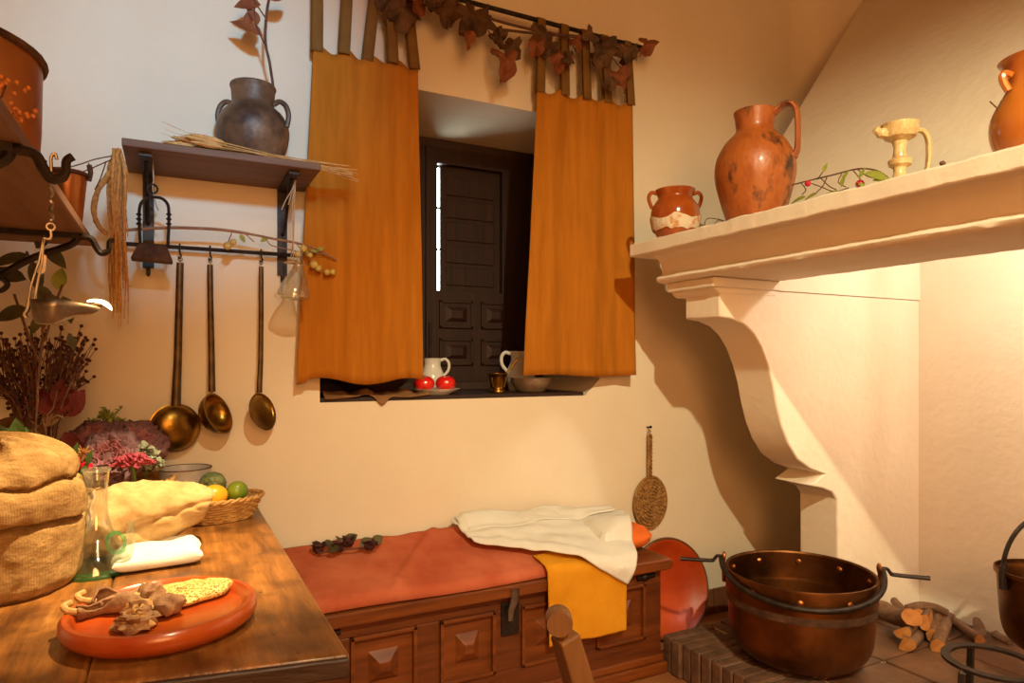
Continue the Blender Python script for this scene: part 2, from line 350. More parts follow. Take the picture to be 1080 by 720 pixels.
        if bevel:
            md = o.modifiers.new('edge', 'BEVEL'); md.width = bevel; md.segments = seg; md.limit_method = 'ANGLE'; md.angle_limit = math.radians(35)
        if label: o['label'] = label
        return o
def tag(o, label, cat, group=None):
    o['label'] = label; o['category'] = cat
    if group: o['group'] = group
    return o
def thing(name, label, cat, loc=(0, 0, 0), rz=0, group=None):
    o = bpy.data.objects.new(name, None); COL.objects.link(o); o.empty_display_size = .05
    o.location = loc; o.rotation_euler = (0, 0, rz)
    return tag(o, label, cat, group)
def structure(o):
    o['kind'] = 'structure'; return o
def arc(c, r, a0, a1, n, ax=(1, 0, 0), ay=(0, 0, 1), ry=None):
    c = Vector(c); ax = Vector(ax); ay = Vector(ay); ry = r if ry is None else ry
    return [c + ax * (r * math.cos(a0 + (a1 - a0) * i / (n - 1))) + ay * (ry * math.sin(a0 + (a1 - a0) * i / (n - 1))) for i in range(n)]
def spline(pts, n=6):                                   # Catmull-Rom through points
    pts = [Vector(p) for p in pts]; out = []
    for i in range(len(pts) - 1):
        p0 = pts[max(i - 1, 0)]; p1 = pts[i]; p2 = pts[i + 1]; p3 = pts[min(i + 2, len(pts) - 1)]
        for k in range(n):
            t = k / n
            out.append(.5 * ((2 * p1) + (p2 - p0) * t + (2 * p0 - 5 * p1 + 4 * p2 - p3) * t * t + (3 * p1 - p0 - 3 * p2 + p3) * t ** 3))
    return out + [pts[-1]]
# ================================================================== the room
WX0, WX1, WZ0, WZ1 = .47, 1.675, 1.072, 2.263           # window niche in the back wall
XL, XR, YF, ZC = -.52, 3.03, -4.4, 3.4
XB = 2.905                                              # face of the fire back
m = MB()
m.bb(XL, WX0, 0, .62, 0, ZC); m.bb(WX1, XR, 0, .62, 0, ZC)
m.bb(WX0, WX1, 0, .62, 0, WZ0); m.bb(WX0, WX1, 0, .62, WZ1, ZC)
m.prism([(WX1, WZ0), (WX1, WZ0 + .07), (WX1 - .075, WZ0)], 0, .5)
structure(m.build('wall_back', M['plaster'], smooth=False))
structure(MB().bb(XL - .2, XL, YF, .62, 0, ZC).build('wall_left', M['plaster'], smooth=False))
m = MB(); m.bb(XR, XR + .2, YF, .62, 0, ZC)
rr = .16; pl_ = [(XR, -rr)] + [(XR - rr + rr * math.cos(w), -rr + rr * math.sin(w)) for w in [PI / 2 * k / 10 for k in range(1, 10)]] + [(XR - rr, 0), (XR, 0)]
k_ = len(pl_); m.add([(x, y, 0) for x, y in pl_] + [(x, y, ZC) for x, y in pl_], [tuple(range(k_)), tuple(range(2 * k_ - 1, k_ - 1, -1))] + [(i, i + k_, (i + 1) % k_ + k_, (i + 1) % k_) for i in range(k_)])
structure(m.build('wall_right', M['plaster'], smooth=True, angle=35))
structure(MB().bb(XL - .2, XR + .2, YF - .2, YF, 0, ZC).build('wall_front', M['plaster'], smooth=False))
structure(MB().bb(XL - .2, XR + .2, YF - .2, .62, ZC, ZC + .15).build('ceiling', M['shelf_wood'], smooth=False))
structure(MB().bb(XL - .2, XR + .2, YF - .2, .62, -.12, 0).build('floor', M['floor'], smooth=False))
m = MB()
x = XL
while x < XR - .01:
    w = min(.147, XR - x); m.bb(x + .0015, x + w - .0015, -.014, 0, 0, .122); x += .15
structure(m.build('baseboard_back', M['baseboard'], smooth=False, bevel=.003))

# ------------------------------------------------------------------ window with panelled shutters
def raised_panel(m, x0, x1, z0, z1, y, depth=.012, mg=.03, tp=(.55, .5)):     # moulded field with a flat-topped pyramid, facing -y
    m.bb(x0, x1, y - .004, y + .006, z0, z1)
    w = .012
    for (a, b, c, d) in ((x0, x1, z0, z0 + w), (x0, x1, z1 - w, z1), (x0, x0 + w, z0, z1), (x1 - w, x1, z0, z1)):
        m.bb(a, b, y - depth, y, c, d)
    cx, cz = (x0 + x1) / 2, (z0 + z1) / 2; hx, hz = (x1 - x0) / 2 - mg, (z1 - z0) / 2 - mg; tx, tz = hx * tp[0], hz * tp[1]
    vs = [(cx - hx, y - .004, cz - hz), (cx + hx, y - .004, cz - hz), (cx + hx, y - .004, cz + hz), (cx - hx, y - .004, cz + hz),
          (cx - tx, y - depth - .004, cz - tz), (cx + tx, y - depth - .004, cz - tz), (cx + tx, y - depth - .004, cz + tz), (cx - tx, y - depth - .004, cz + tz)]
    m.add(vs, [(4, 5, 6, 7), (0, 1, 5, 4), (1, 2, 6, 5), (2, 3, 7, 6), (3, 0, 4, 7)])
YS = .50                                                # plane of the shutters
win = bpy.data.objects.new('window_1', None); COL.objects.link(win); win.location = (0, 0, 0); structure(win)
m = MB()
m.bb(WX0, WX1, YS + .0, YS + .06, WZ0, WZ0 + .05); m.bb(WX0, WX1, YS, YS + .06, WZ1 - .04, WZ1)
m.bb(WX0, WX0 + .06, YS, YS + .06, WZ0, WZ1); m.bb(WX1 - .075, WX1, YS, YS + .06, WZ0, WZ1)
m.build('window_frame', M['black_wood'], win, smooth=False, bevel=.003)
lx0, lx1, lz0, lz1 = 1.050, 1.600, WZ0 + .05, WZ1 - .04
sl0 = at(461.3, 240, D + YS).x; sl1 = at(467.3, 240, D + YS).x
zt, zb = at(464, 172, D + YS).z, at(464, 306, D + YS).z
wx1 = at(530, 240, D + YS).x
m = MB()                                                # right leaf: stiles, rails, two by two carved fields
m.bb(lx0, sl0, YS, YS + .035, lz0, lz1); m.bb(wx1, lx1, YS, YS + .035, lz0, lz1)
m.bb(sl0, wx1, YS, YS + .035, zt, lz1); m.bb(sl0, wx1, YS, YS + .035, lz0, zb - .0)
zq = at(480, 392, D + YS).z
c0 = [(at(463, 330, D + YS).x, at(498, 330, D + YS).x), (at(507, 330, D + YS).x, at(536, 330, D + YS).x)]
r0 = [(at(480, 346, D + YS).z, at(480, 317, D + YS).z), (at(480, 385, D + YS).z, at(480, 357, D + YS).z)]
for a, b in c0:
    for c, d in r0: raised_panel(m, a, b, c, d, YS - .002)
m.build('shutter', M['dark_wood'], win, smooth=False, bevel=.002)
m = MB(); m.bb(sl1, wx1 + .03, YS + .036, YS + .056, zb - .03, zt + .03)
k = 5
for i in range(k):
    z0 = zb + .03 + (zt - zb - .06) * i / k; z1 = zb + .03 + (zt - zb - .06) * (i + 1) / k - .02
    m.bb(sl1 + .03, wx1 - .03, YS + .028, YS + .038, z0, z1)
w = m.build('wicket', M['dark_wood'], win, smooth=False, bevel=.003)
m = MB()
for zz in (at(464, 218, D + YS).z, at(464, 262, D + YS).z): m.bb(sl0 - .01, sl1 + .01, YS + .024, YS + .034, zz - .004, zz + .004)
m.build('hinge', M['iron'], w, smooth=False)
m = MB(); m.bb(WX0 + .06, lx0 - .004, YS, YS + .035, lz0, lz1)
for c, d in r0 + [(zb + .05, zt - .05)]:
    raised_panel(m, WX0 + .10, (WX0 + .06 + lx0) / 2 - .02, c, d, YS - .002); raised_panel(m, (WX0 + .06 + lx0) / 2 + .02, lx0 - .05, c, d, YS - .002)
m.build('shutter', M['dark_wood'], win, smooth=False, bevel=.002)
MB().bb(sl0 - .02, sl1 + .025, YS + .085, YS + .09, zb - .002, zt + .002).build('sky_gap', M['daylight'], win, smooth=False, label='strip of bright daylight beyond the shutter')
m = MB(); m.tube([(lx0 + .015, YS - .012, at(455, 340, D + YS).z), (lx0 + .015, YS - .012, at(455, 392, D + YS).z)], .006, 8)
m.build('bolt', M['iron'], win)
# wooden sill board
m = MB(); m.bb(WX0 + .002, WX1 - .08, .004, .5, WZ0 - .004, WZ0 + .016)
structure(m.build('trim_1', M['dark_wood'], smooth=False, bevel=.004))
SILL = WZ0 + .016

# ------------------------------------------------------------------ fireplace
YD1, YD0 = 1.80, 1.98                                   # front and back of the side panel, as distance from the camera
y1, y0 = YD1 - D, YD0 - D
YN = -2.75                                              # near end of the hood
HE = .14
fp = thing('fireplace', 'whitewashed plaster fireplace with sloping hood, long mantel and curved corbel', 'fireplace', (0, 0, 0))
prof_px = [(759, 309), (759, 334), (772, 336), (785, 342), (795, 352), (803, 366), (810, 385), (815, 405), (819, 428), (824, 448), (831, 467),
           (841, 484), (854, 494), (870, 500), (855, 512), (868, 515), (878, 519), (883, 527)]
prof = [(at(u, v, YD1).x, at(u, v, YD1).z) for u, v in prof_px]
px = prof[-1][0]
ZL = 1.487
poly = [(prof[0][0], ZL)] + prof + [(px + .002, HE + .002), (XR - .001, HE + .002), (XR - .001, ZL), (prof[0][0], ZL)]
m = MB(); m.prism(poly[:-1], y1, y0)
m.build('corbel_panel', M['limewash'], fp, smooth=True, angle=28, bevel=.006, label='S-curved corbel growing out of the side panel')
m = MB(); m.prism([(2.035, ZL), (XR - .001, ZL), (XR - .001, 2.96), (2.05, 1.68)], y1 - .006, y0 + .02)
m.build('hood_end', M['limewash'], fp, smooth=False)
bx = 1.685
bx = 1.708
m = MB(); m.bb(bx, 2.05, 1.790 - D, 2.04 - D, 1.486, 1.522); 
m.prism([(bx + .012, 1.487), (bx + .020, 1.474), (bx + .036, 1.464), (2.03, 1.464), (2.03, 1.487)], 1.797 - D, 2.03 - D)
m.build('capital', M['limewash'], fp, smooth=False, bevel=.006)
ye = 2.135 - D
m = MB()
N = 40
def wob(t, k): return .0028 * noise.noise(Vector((t * 23, k * 3.1, 0))) + .0018 * noise.noise(Vector((t * 70, k, 5)))
sec = [(1.60, 1.628), (1.60, 1.679), (2.10, 1.679), (2.10, 1.628)]
def sweep(m, sec, ya, yb, n=60, amp=1.0):
    k = len(sec); vs = []; fs = []
    for i in range(n):
        t = i / (n - 1); y = ya + (yb - ya) * t
        for j, (x, z) in enumerate(sec): vs.append((x + amp * wob(t, j), y, z + amp * wob(t, j + 9)))
    for i in range(n - 1):
        for j in range(k):
            j2 = (j + 1) % k; fs.append((i * k + j, i * k + j2, (i + 1) * k + j2, (i + 1) * k + j))
    fs.append(tuple(range(k - 1, -1, -1))); fs.append(tuple((n - 1) * k + j for j in range(k)))
    m.add(vs, fs)
sweep(m, sec, ye, YN, 120, 1.3)
m.build('mantel_shelf', M['limewash'], fp, smooth=True, angle=30, bevel=.006)
m = MB()
cove = [(1.650, 1.630), (1.672, 1.622)]
for i in range(1, 6):
    w = PI / 2 * i / 5; cove.append((1.672 + .030 * math.sin(w), 1.622 - .06 * (1 - math.cos(w)) ** .9))
cove += [(1.702, 1.556), (1.680, 1.548), (1.673, 1.538), (1.678, 1.528), (1.692, 1.523), (2.04, 1.522), (2.04, 1.630)]
sweep(m, cove, 2.06 - D, YN, 120, .8)
m.build('cornice', M['limewash'], fp, smooth=True, angle=50, label='plaster cove with a thin bead along its foot')
m = MB(); m.prism([(2.03, 1.675), (XR - .001, 3.003), (XR - .001, 2.886), (2.10, 1.640)], ye, YN)
m.build('hood', M['limewash'], fp, smooth=False)
m = MB(); m.bb(XB, XR - .001, YN, y1 + .012, HE + .002, 2.76); m.build('fire_back', M['limewash'], fp, smooth=False)
# near side panel, a repeat of the far one
m = MB(); m.prism(poly[:-1], YN + .02, YN + .20); m.prism([(2.035, ZL), (XR - .001, ZL), (XR - .001, 2.96), (2.05, 1.68)], YN, YN + .18)
m.build('side_panel', M['limewash'], fp, smooth=True, angle=28)

# hearth platform
HX, HY = 1.735, -.353
he = thing('hearth', 'raised hearth of brown tiles with a worn brick edge', 'hearth', (HX, HY, 0))
m = MB(); m.bb(.02, XB - HX - .004, -2.42, -.02, 0, HE - .008)
m.build('hearth_core', M['grout'], he, smooth=False, label='pale grout showing between the tiles')
m = MB(); rnd = random.Random(3)
y = -.002; BL = .235
while y > -2.4:
    w = .052 + rnd.uniform(-.004, .004); hh = HE + rnd.uniform(-.004, .003); xo = rnd.uniform(-.006, .006)
    m.box((BL / 2 + xo, y - w / 2, hh / 2), (BL, w - .005, hh), Matrix.Rotation(rnd.uniform(-.02, .02), 3, 'Z')); y -= w
x = BL + .01
while x < XB - HX - .06:
    w = .056; m.bb(x, x + w - .005, -.24, -.002, 0, HE + rnd.uniform(-.004, .002)); x += w
m.build('brick_edge', M['brick'], he, smooth=True, angle=30, bevel=.006)
m = MB()
xx = BL + .012; ts = .31
for i in range(4):
    for j in range(8):
        x0 = xx + i * ts; x1 = min(x0 + ts - .008, XB - HX - .004); ya = -.245 - j * ts
        if x1 - x0 < .03 or ya - ts < -2.42: continue
        m.bb(x0, x1, ya - ts + .008, ya, HE - .03, HE + rnd.uniform(-.0015, .0015))
m.build('tile_top', M['hearth_tile'], he, smooth=True, angle=30, bevel=.004)

# ------------------------------------------------------------------ curtains on their rod
YC = -.085
rz_ = 2.60
rod = thing('curtain_rod', 'thin dark curtain rod across the top of the window', 'curtain rod', (1.08, YC, rz_))
m = MB(); m.tube([(-.78, 0, 0), (.80, 0, 0)], .009, 10); m.build('rod', M['iron'], rod)
for sx in (-.74, .765):
    m = MB(); m.tube([(sx, 0, 0), (sx, .085, 0)], .007, 8); m.lathe([(0, 0), (.022, 0), (.022, .006), (0, .006)], 14, (sx, .085, 0), Matrix.Rotation(PI / 2, 3, 'X')); m.build('bracket', M['iron'], rod)
def curtain(name, label, xb0, xb1, xt0, xt1, zb, zt0, zt1, seed, ph, rag):
    t = thing(name, label, 'curtain', ((xt0 + xt1) / 2, YC, rz_))
    ox, oz = (xt0 + xt1) / 2, rz_
    def body(i, j):
        s = i; h = j
        ztop = zt0 + (zt1 - zt0) * s + .012 * math.sin(s * 4 * PI * 2 + ph) - .010
        x = (xb0 + (xb1 - xb0) * s) * (1 - h) + (xt0 + (xt1 - xt0) * s) * h
        zz = zb(s) + (ztop - zb(s)) * h
        dep = .011 * (1 - .5 * h) * math.sin(s * 2 * PI * 2.4 + ph + .5 * math.sin(h * 3)) + .003 * math.sin(s * 2 * PI * 5.3 + seed) * (1 - .3 * h)
        dep += .010 * nz(s * 3, h * 2, seed)
        return (x - ox, dep, zz - oz)
    MB().grid(body, 60, 36).build('cloth', M['curtain'], t, solid=.003)
    for k in range(5):
        s = .03 + .94 * k / 4; x = xt0 + (xt1 - xt0) * s
        zt = zt0 + (zt1 - zt0) * s - .02; lean = rag[k]
        w0 = .036
        pts = []
        def tab(i, j, x=x, zt=zt, lean=lean, s=s):
            # up the front, over the rod, down the back
            n = j
            if n < .46: q = n / .46; yy = -.011; zz = zt + (rz_ - zt) * q; lx = lean * q
            elif n < .54: q = (n - .46) / .08 * PI; yy = -.011 * math.cos(q); zz = rz_ + .011 * math.sin(q); lx = lean
            else: q = (n - .54) / .46; yy = .011; zz = rz_ - (rz_ - zt) * q; lx = lean * (1 - q)
            yb = .012 * math.sin(s * 2 * PI * 2.4 + ph) * (1 - min(1, (zz - zt) / .2)) if zz < zt + .2 else 0
            return (x - ox + lx + (i - .5) * w0 * (1 + .15 * abs(j - .5)), yy + yb, zz - oz)
        MB().grid(tab, 4, 34).build('tab', M['curtain_tab'], t, solid=.002)
    return t
xa = [at(313, 402, D + YC).x, at(447, 402, D + YC).x, at(331, 48, D + YC).x, at(441, 68, D + YC).x]
curtain('curtain', 'ochre tab-top linen curtain on the window side nearest the wall shelf', xa[0], xa[1], xa[2], xa[3],
        lambda s: at(313 + 134 * s, 402, D + YC).z + .012 * math.sin(s * 9) - .012 * (s < .08), at(331, 47, D + YC).z, at(441, 68, D + YC).z, 1.0, .3, [.0, .02, .03, -.01, -.04])
xb = [at(553, 397, D + YC).x, at(669, 395, D + YC).x, at(567, 92, D + YC).x, at(666, 106, D + YC).x]
curtain('curtain', 'ochre tab-top linen curtain on the window side nearest the mantel', xb[0], xb[1], xb[2], xb[3],
        lambda s: at(553 + 116 * s, 396, D + YC).z + .004 * math.sin(s * 7), at(567, 92, D + YC).z, at(666, 108, D + YC).z, 4.0, 1.9, [.0, .0, -.01, -.02, -.01])
# dry vine garland wound along the rod
ga = thing('leaf_garland', 'garland of dry brown vine leaves trailing along the curtain rod', 'garland', (1.08, YC - .03, rz_))
o = Vector(ga.location)
yg = D + YC - .032
m = MB()
for pts in ([(395, -20), (430, -8), (455, -2), (490, 10), (525, 22), (565, 32), (600, 38), (640, 44), (672, 52), (690, 46)],
            [(400, 2), (440, 6), (480, 2), (510, 26), (545, 33), (580, 36), (620, 40), (650, 50), (672, 60)]):
    m.tube(spline([at(u, v, yg + .012 * math.sin(u * .05)) - o for u, v in pts], 5), .0055, 7)
for pts in ([(512, 28), (520, 40), (528, 52)], [(516, 27), (526, 40), (531, 50)], [(600, 40), (608, 55)], [(645, 60), (655, 72)], [(668, 55), (671, 64)]):
    m.tube(spline([at(u, v, yg - .01) - o for u, v in pts], 4), .0025, 6)
m.build('stem', M['twig'], ga)
rnd = random.Random(11)
br, ru = MB(), MB()
lv = [(425, 8, 20, 0), (412, -4, 17, 0), (440, 4, 14, 1), (468, 8, 17, 0), (455, -4, 15, 0), (480, 6, 14, 0), (498, 16, 19, 0), (515, 18, 14, 0), (494, 36, 11, 1),
      (534, 62, 20, 1), (540, 48, 14, 0), (528, 38, 12, 0), (572, 34, 16, 0), (580, 46, 14, 0), (592, 58, 15, 1), (566, 46, 12, 1), (608, 44, 10, 1), (600, 60, 9, 0),
      (625, 34, 11, 0), (636, 52, 17, 0), (640, 44, 14, 0), (664, 50, 13, 0), (655, 56, 12, 0), (682, 46, 14, 1), (660, 82, 17, 1), (645, 84, 11, 0), (630, 60, 11, 0)]
for i, (u, v, s, c) in enumerate(lv):
    p = at(u, v, yg - .012 - rnd.random() * .035) - o; R = s / 705 * 2.6
    d = Vector((rnd.uniform(-.6, .6), rnd.uniform(-.2, .1), -1 + rnd.uniform(-.2, .5)))
    if (u, v) == (682, 46): d = Vector((1, 0, .4))
    n = Vector((rnd.uniform(-.5, .5), -1, rnd.uniform(-.3, .5)))
    (ru if c else br).lobed(p - d.normalized() * R * .6, d, n, R * 1.12, .5, i, 5)
br.build('foliage', M['leaf_brown'], ga, label='dark brown crumpled leaves'); ru.build('foliage', M['leaf_rust'], ga, label='rust red leaves')
# ================================================================== wall shelf with rail (back wall)
RZ, RY = 1.587, -.045
ws = thing('wall_shelf', 'dark wooden wall shelf with iron brackets and utensil rail, beside the window', 'shelf', (.145, 0, 1.82))
MB().bb(-.272, .27, -.305, -.001, 0, .022).build('board', M['shelf_wood'], ws, smooth=False, bevel=.003)
for bxx in (-.215, .195):
    m = MB(); m.bb(bxx - .016, bxx + .016, -.014, -.001, -.30, -.001); m.bb(bxx - .016, bxx + .016, -.27, -.014, -.012, -.001)
    m.tube(spline([(bxx, -.012, -.16), (bxx, -.07, -.14), (bxx, -.15, -.06), (bxx, -.21, -.012)], 5), .006, 6)
    m.tube([(bxx, -.012, RZ - 1.82), (bxx, -.045, RZ - 1.82)], .006, 8); m.tube(spline([(bxx, -.008, -.30), (bxx, -.012, -.32), (bxx, -.028, -.322), (bxx, -.03, -.305)], 4), .006, 6)
    m.build('bracket', M['iron'], ws, smooth=True, angle=30)
MB().tube([(-.275, RY, RZ - 1.82), (.245, RY, RZ - 1.82)], .0065, 8).build('rail', M['iron'], ws)

# left shelf, running towards the camera along the left wall
ls_x, ls_z = -.19, 1.527
ls = thing('wall_shelf', 'brown plank shelf with hooked iron brackets along the left wall', 'shelf', (XL, 2.10 - D, ls_z))
MB().bb(.001, ls_x - XL, -1.35, 0, 0, .022).build('board', M['shelf_wood_y'], ls, smooth=False, bevel=.003)
def hook_bracket(yd):
    yy = yd - 2.10; m = MB(); w = ls_x - XL
    m.bb(.001, .012, yy - .014, yy + .014, -.26, 0)
    m.bb(.001, w - .01, yy - .009, yy + .009, -.013, -.001)
    m.tube(spline([(w - .02, yy, -.008), (w + .012, yy, -.010), (w + .024, yy, -.030), (w + .035, yy, -.044), (w + .050, yy, -.036), (w + .052, yy, -.016), (w + .060, yy, -.008)], 5),
           [.0075] * 20 + [.006] * 11, 8)
    m.tube(spline([(.010, yy, -.20), (.05, yy, -.185), (.14, yy, -.13), (.22, yy, -.07), (w - .03, yy, -.03), (w - .015, yy, -.012)], 5), .0085, 8)
    m.tube(spline([(.14, yy, -.13), (.165, yy, -.145), (.18, yy, -.13), (.17, yy, -.115)], 5), .006, 6)
    m.build('bracket', M['iron'], ls, smooth=True, angle=35)
hook_bracket(1.90); hook_bracket(1.16)

# copper pot and bucket on the left shelf
def vessel(m, out, t=.004, n=40, **k):                    # outer profile bottom to rim -> hollow vessel
    if len(out) > 5:
        sm = spline([(r_, 0, z_) for r_, z_ in out], 4); out = [(max(.001, p.x), p.z) for p in sm]
    pr = [(0, out[0][1])] + out
    r, z = out[-1]
    inn = [(max(.001, r_ - t), max(z_, out[0][1] + t)) for r_, z_ in reversed(out)]
    m.lathe(pr + inn + [(0, out[0][1] + t)], n, **k)
LSZ = ls_z + .022
cp = thing('copper_pot', 'large round copper pot on the left shelf, dark rolled rim', 'pot', (-.366, 1.36 - D, LSZ))
m = MB(); vessel(m, [(.155, .001), (.165, .01), (.168, .06), (.17, .17)]); m.build('body', M['copper'], cp)
m = MB(); m.tube(arc((0, 0, .17), .172, 0, 2 * PI, 41, (1, 0, 0), (0, 1, 0))[:-1], .006, 8, closed=True); m.build('rim', M['rust'], cp)
bk = thing('copper_bucket', 'small tapered copper bucket at the end of the left shelf', 'bucket', (-.236, 1.995 - D, LSZ))
m = MB(); vessel(m, [(.028, .001), (.031, .004), (.044, .145)], .002, 28); m.build('body', M['copper'], bk)
m = MB(); m.tube(arc((0, 0, .138), .0455, 0, 2 * PI, 29, (1, 0, 0), (0, 1, 0))[:-1], .005, 8, closed=True); m.build('rim_band', M['rust'], bk)
for sx in (-1, 1):
    m = MB(); m.tube([(sx * .046, 0, .128), (sx * .050, 0, .150), (sx * .047, 0, .168)], .006, 8); m.build('ear', M['rust'], bk)
# orange berries leaning against the pot
bs = thing('berry_sprig', 'sprig of tiny orange berries before the copper pot', 'sprig', (-.232, 1.20 - D, LSZ))
rnd = random.Random(5); o = Vector(bs.location)
m = MB(); b = MB()
for (u, v, n) in ((6, 90, 16), (14, 119, 18)):
    p = at(u, v, 1.135) - o
    m.tube(spline([(0, -.04, .004), (p.x * .5, -.05, p.z * .4), p], 4), .0014, 5)
    for i in range(n):
        q = p + Vector((rnd.gauss(0, .011), rnd.gauss(0, .006), rnd.gauss(0, .005))); b.ell(q, .0031, 8)
m.build('stem', M['twig'], bs); b.build('berry_cluster', M['orange_berry'], bs)

# hanging iron oil lamp with a burning wick
x, y = -.148, 1.16 - D
top = at(57, 172, 1.16)
ol = thing('oil_lamp', 'lit iron oil lamp with open pan, hanging from the left shelf bracket', 'oil lamp', (top.x, top.y, 0))
o = Vector(ol.location)
pp = lambda u, v, dy=0.0: at(u, v, 1.16 + dy) - o
m = MB()
m.tube(spline([pp(60, 168), pp(58, 162), pp(54, 166), pp(54, 176), pp(54, 190)], 5), .0022, 6)
tw = []
for i in range(41):
    q = i / 40; c = pp(54, 190 + 45 * q); w = q * 22; tw.append(c + Vector((math.cos(w), math.sin(w), 0)) * .0016)
m.tube(tw, .0024, 6); m.tube(arc(pp(53.5, 239), .005, 0, 2 * PI, 13, (1, 0, 0), (0, 0, 1))[:-1], .0017, 6, closed=True)
m.tube(spline([pp(53.5, 243), pp(54, 249), pp(52, 252), pp(46, 251)], 4), .002, 6)
m.build('twisted_hook', M['iron_light'], ol)
m = MB()
for da in (-3, 3):
    m.tube([pp(46, 251), pp(43 + da * .5, 275), pp(36 + da, 300), pp(33 + da, 318)], .0017, 6)
m.add([pp(44, 266), pp(49, 270), pp(48, 286), pp(42, 290), pp(38, 286)], [(0, 1, 2, 3, 4)])
m.tube(spline([pp(31, 316), pp(29, 326), pp(26, 331), pp(28, 335)], 4), .003, 6)
m.build('hanger_strap', M['iron_light'], ol)
c = pp(58, 327); L = .098
dirx = (pp(110, 322) - pp(32, 322)); dirx.z = 0; dirx.normalize(); sdx = Vector((-dirx.y, dirx.x, 0))
a0 = pp(32, 316)
def pan(off, dep):
    def f(i, j):
        w = 2 * PI * i; r = j
        ex = .031 * math.cos(w); ey = .032 * math.sin(w)
        if math.cos(w) > 0: ex = .031 * math.cos(w) + .024 * max(0, math.cos(w)) ** 3; ey *= 1 - .55 * max(0, math.cos(w)) ** 2
        cc = a0 + dirx * .031
        zz = -dep * (1 - r ** 2.5) * (1 - .45 * max(0, math.cos(w))); k = .62 + .38 * r ** .7 - .30 * (1 - r) * max(0, math.cos(w))
        return cc + dirx * (ex * k + .012 * (1 - r) * 0) + sdx * (ey * k) + Vector((0, 0, zz + off - (.008 * max(0, math.cos(w)) ** 3) * r))
    return f
m = MB(); m.grid(pan(0, .034), 36, 8, True)
b0 = len(m.v); m.v.append(tuple(a0 + dirx * .029 + Vector((0, 0, -.031)))); m.f += [(b0, (i + 1) % 36, i) for i in range(36)]
lp = m.build('pan', M['iron_light'], ol, solid=.0016)
tip = a0 + dirx * .088 + Vector((0, 0, -.004))
m = MB(); m.tube(spline([a0 + dirx * .058 + Vector((0, 0, -.014)), a0 + dirx * .075 + Vector((0, 0, -.006)), tip], 4), .0028, 6); m.build('wick', M['rust'], lp)
m = MB(); ft = [pp(92, 317.5), pp(100, 317), pp(108, 318.5), pp(114, 322), pp(118, 327)]
m.tube(spline(ft, 4), [.0008, .0014, .0019, .0022, .0024, .0026, .0028, .0030, .0031, .0032, .0032, .0031, .003, .0026, .002, .0012, .0004], 8)
m.build('flame', M['flame'], lp, label='small bright flame bent sideways')
FL = Vector(ol.location) + pp(108, 318)

# ochre amaranth bunch hanging at the end of the wall shelf
am = thing('amaranth_bunch', 'bunch of drooping ochre amaranth tassels hung at the shelf end', 'dried flowers', at(124, 158, 2.12))
o = Vector(am.location); rnd = random.Random(9)
m = MB(); st = MB()
for i in range(30):
    u0 = 117 + rnd.uniform(-8, 14); v1 = [255, 345, 320, 300, 285, 330][i % 6] + rnd.uniform(-10, 10); dy = rnd.uniform(-.05, .03)
    u1 = u0 + rnd.uniform(-4, 5)
    pts = [at(123 + rnd.uniform(-3, 4), 157, 2.12 + dy) - o]
    for k in range(1, 15):
        q = k / 14; pts.append(at(u0 + (u1 - u0) * q + 1.2 * math.sin(q * 9 + i), 165 + (v1 - 165) * q, 2.12 + dy) - o)
    pts = spline(pts, 4); n_ = len(pts); base = .0036 + .0022 * rnd.random()
    rr = [max(.0012, base * (1 - .78 * (k / n_) ** 1.5) * (.72 + .5 * rnd.random())) for k in range(n_)]
    m.tube(pts, rr, 7)
pts = spline([(122, 175), (112, 190), (105, 203), (100, 222), (103, 238), (112, 246)], 4)
pts2 = [at(u, v, 2.1) - o for u, v in [(122, 172), (113, 186), (103, 202), (99, 222), (104, 238), (113, 247)]]
pts2 = spline(pts2, 6); m.tube(pts2, [.0055 + .0028 * rnd.random() for _ in pts2], 7)
m.build('tassel', M['amaranth'], am)
for pts in ([(120, 164), (100, 168), (85, 173), (66, 178)], [(118, 168), (95, 178), (80, 184)], [(112, 170), (106, 188), (100, 200)], [(98, 178), (93, 172)]):
    st.tube(spline([at(u, v, 2.1) - o for u, v in pts], 4), .0016, 6)
st.build('stem', M['twig'], am)

# smoked two-handled jar with a dry branch
SZ = 1.842
jc = at(267, 150, 2.275)
jr = thing('clay_jar', 'smoke-blackened grey clay jar with two ear handles on the wall shelf', 'jar', (jc.x, jc.y, SZ))
m = MB(); vessel(m, [(.062, 0), (.070, .004), (.098, .05), (.109, .095), (.107, .13), (.090, .165), (.068, .185), (.064, .20), (.066, .235), (.070, .250), (.067, .256)], .006)
m.build('body', M['dark_clay'], jr)
for s in (-1, 1):
    m = MB(); d = Vector((CS, -SN, 0)) * s
    m.tube(spline([d * .066 + V(0, 0, .196), d * .084 + V(0, 0, .206), d * .104 + V(0, 0, .192), d * .113 + V(0, 0, .160), d * .107 + V(0, 0, .125)], 5), .0085, 8); m.build('handle', M['dark_clay'], jr)
db = thing('dried_branch', 'dry twig with curled rust leaves standing in the smoked jar', 'branch', (jc.x, jc.y, SZ + .012)); o = Vector(db.location)
m = MB(); q = lambda u, v: at(u, v, 2.30) - o
m.tube(spline([(0.02, .0, 0), q(288, 110), q(285, 70), q(280, 45), q(281, 15), q(286, -12)], 5), .0045, 7)
m.tube(spline([q(280, 48), q(276, 40), q(270, 25), q(268, 8)], 4), .0026, 6); m.tube(spline([q(281, 20), q(274, 10), q(266, -3)], 4), .0026, 6); m.build('stem', M['twig'], db)
m = MB()
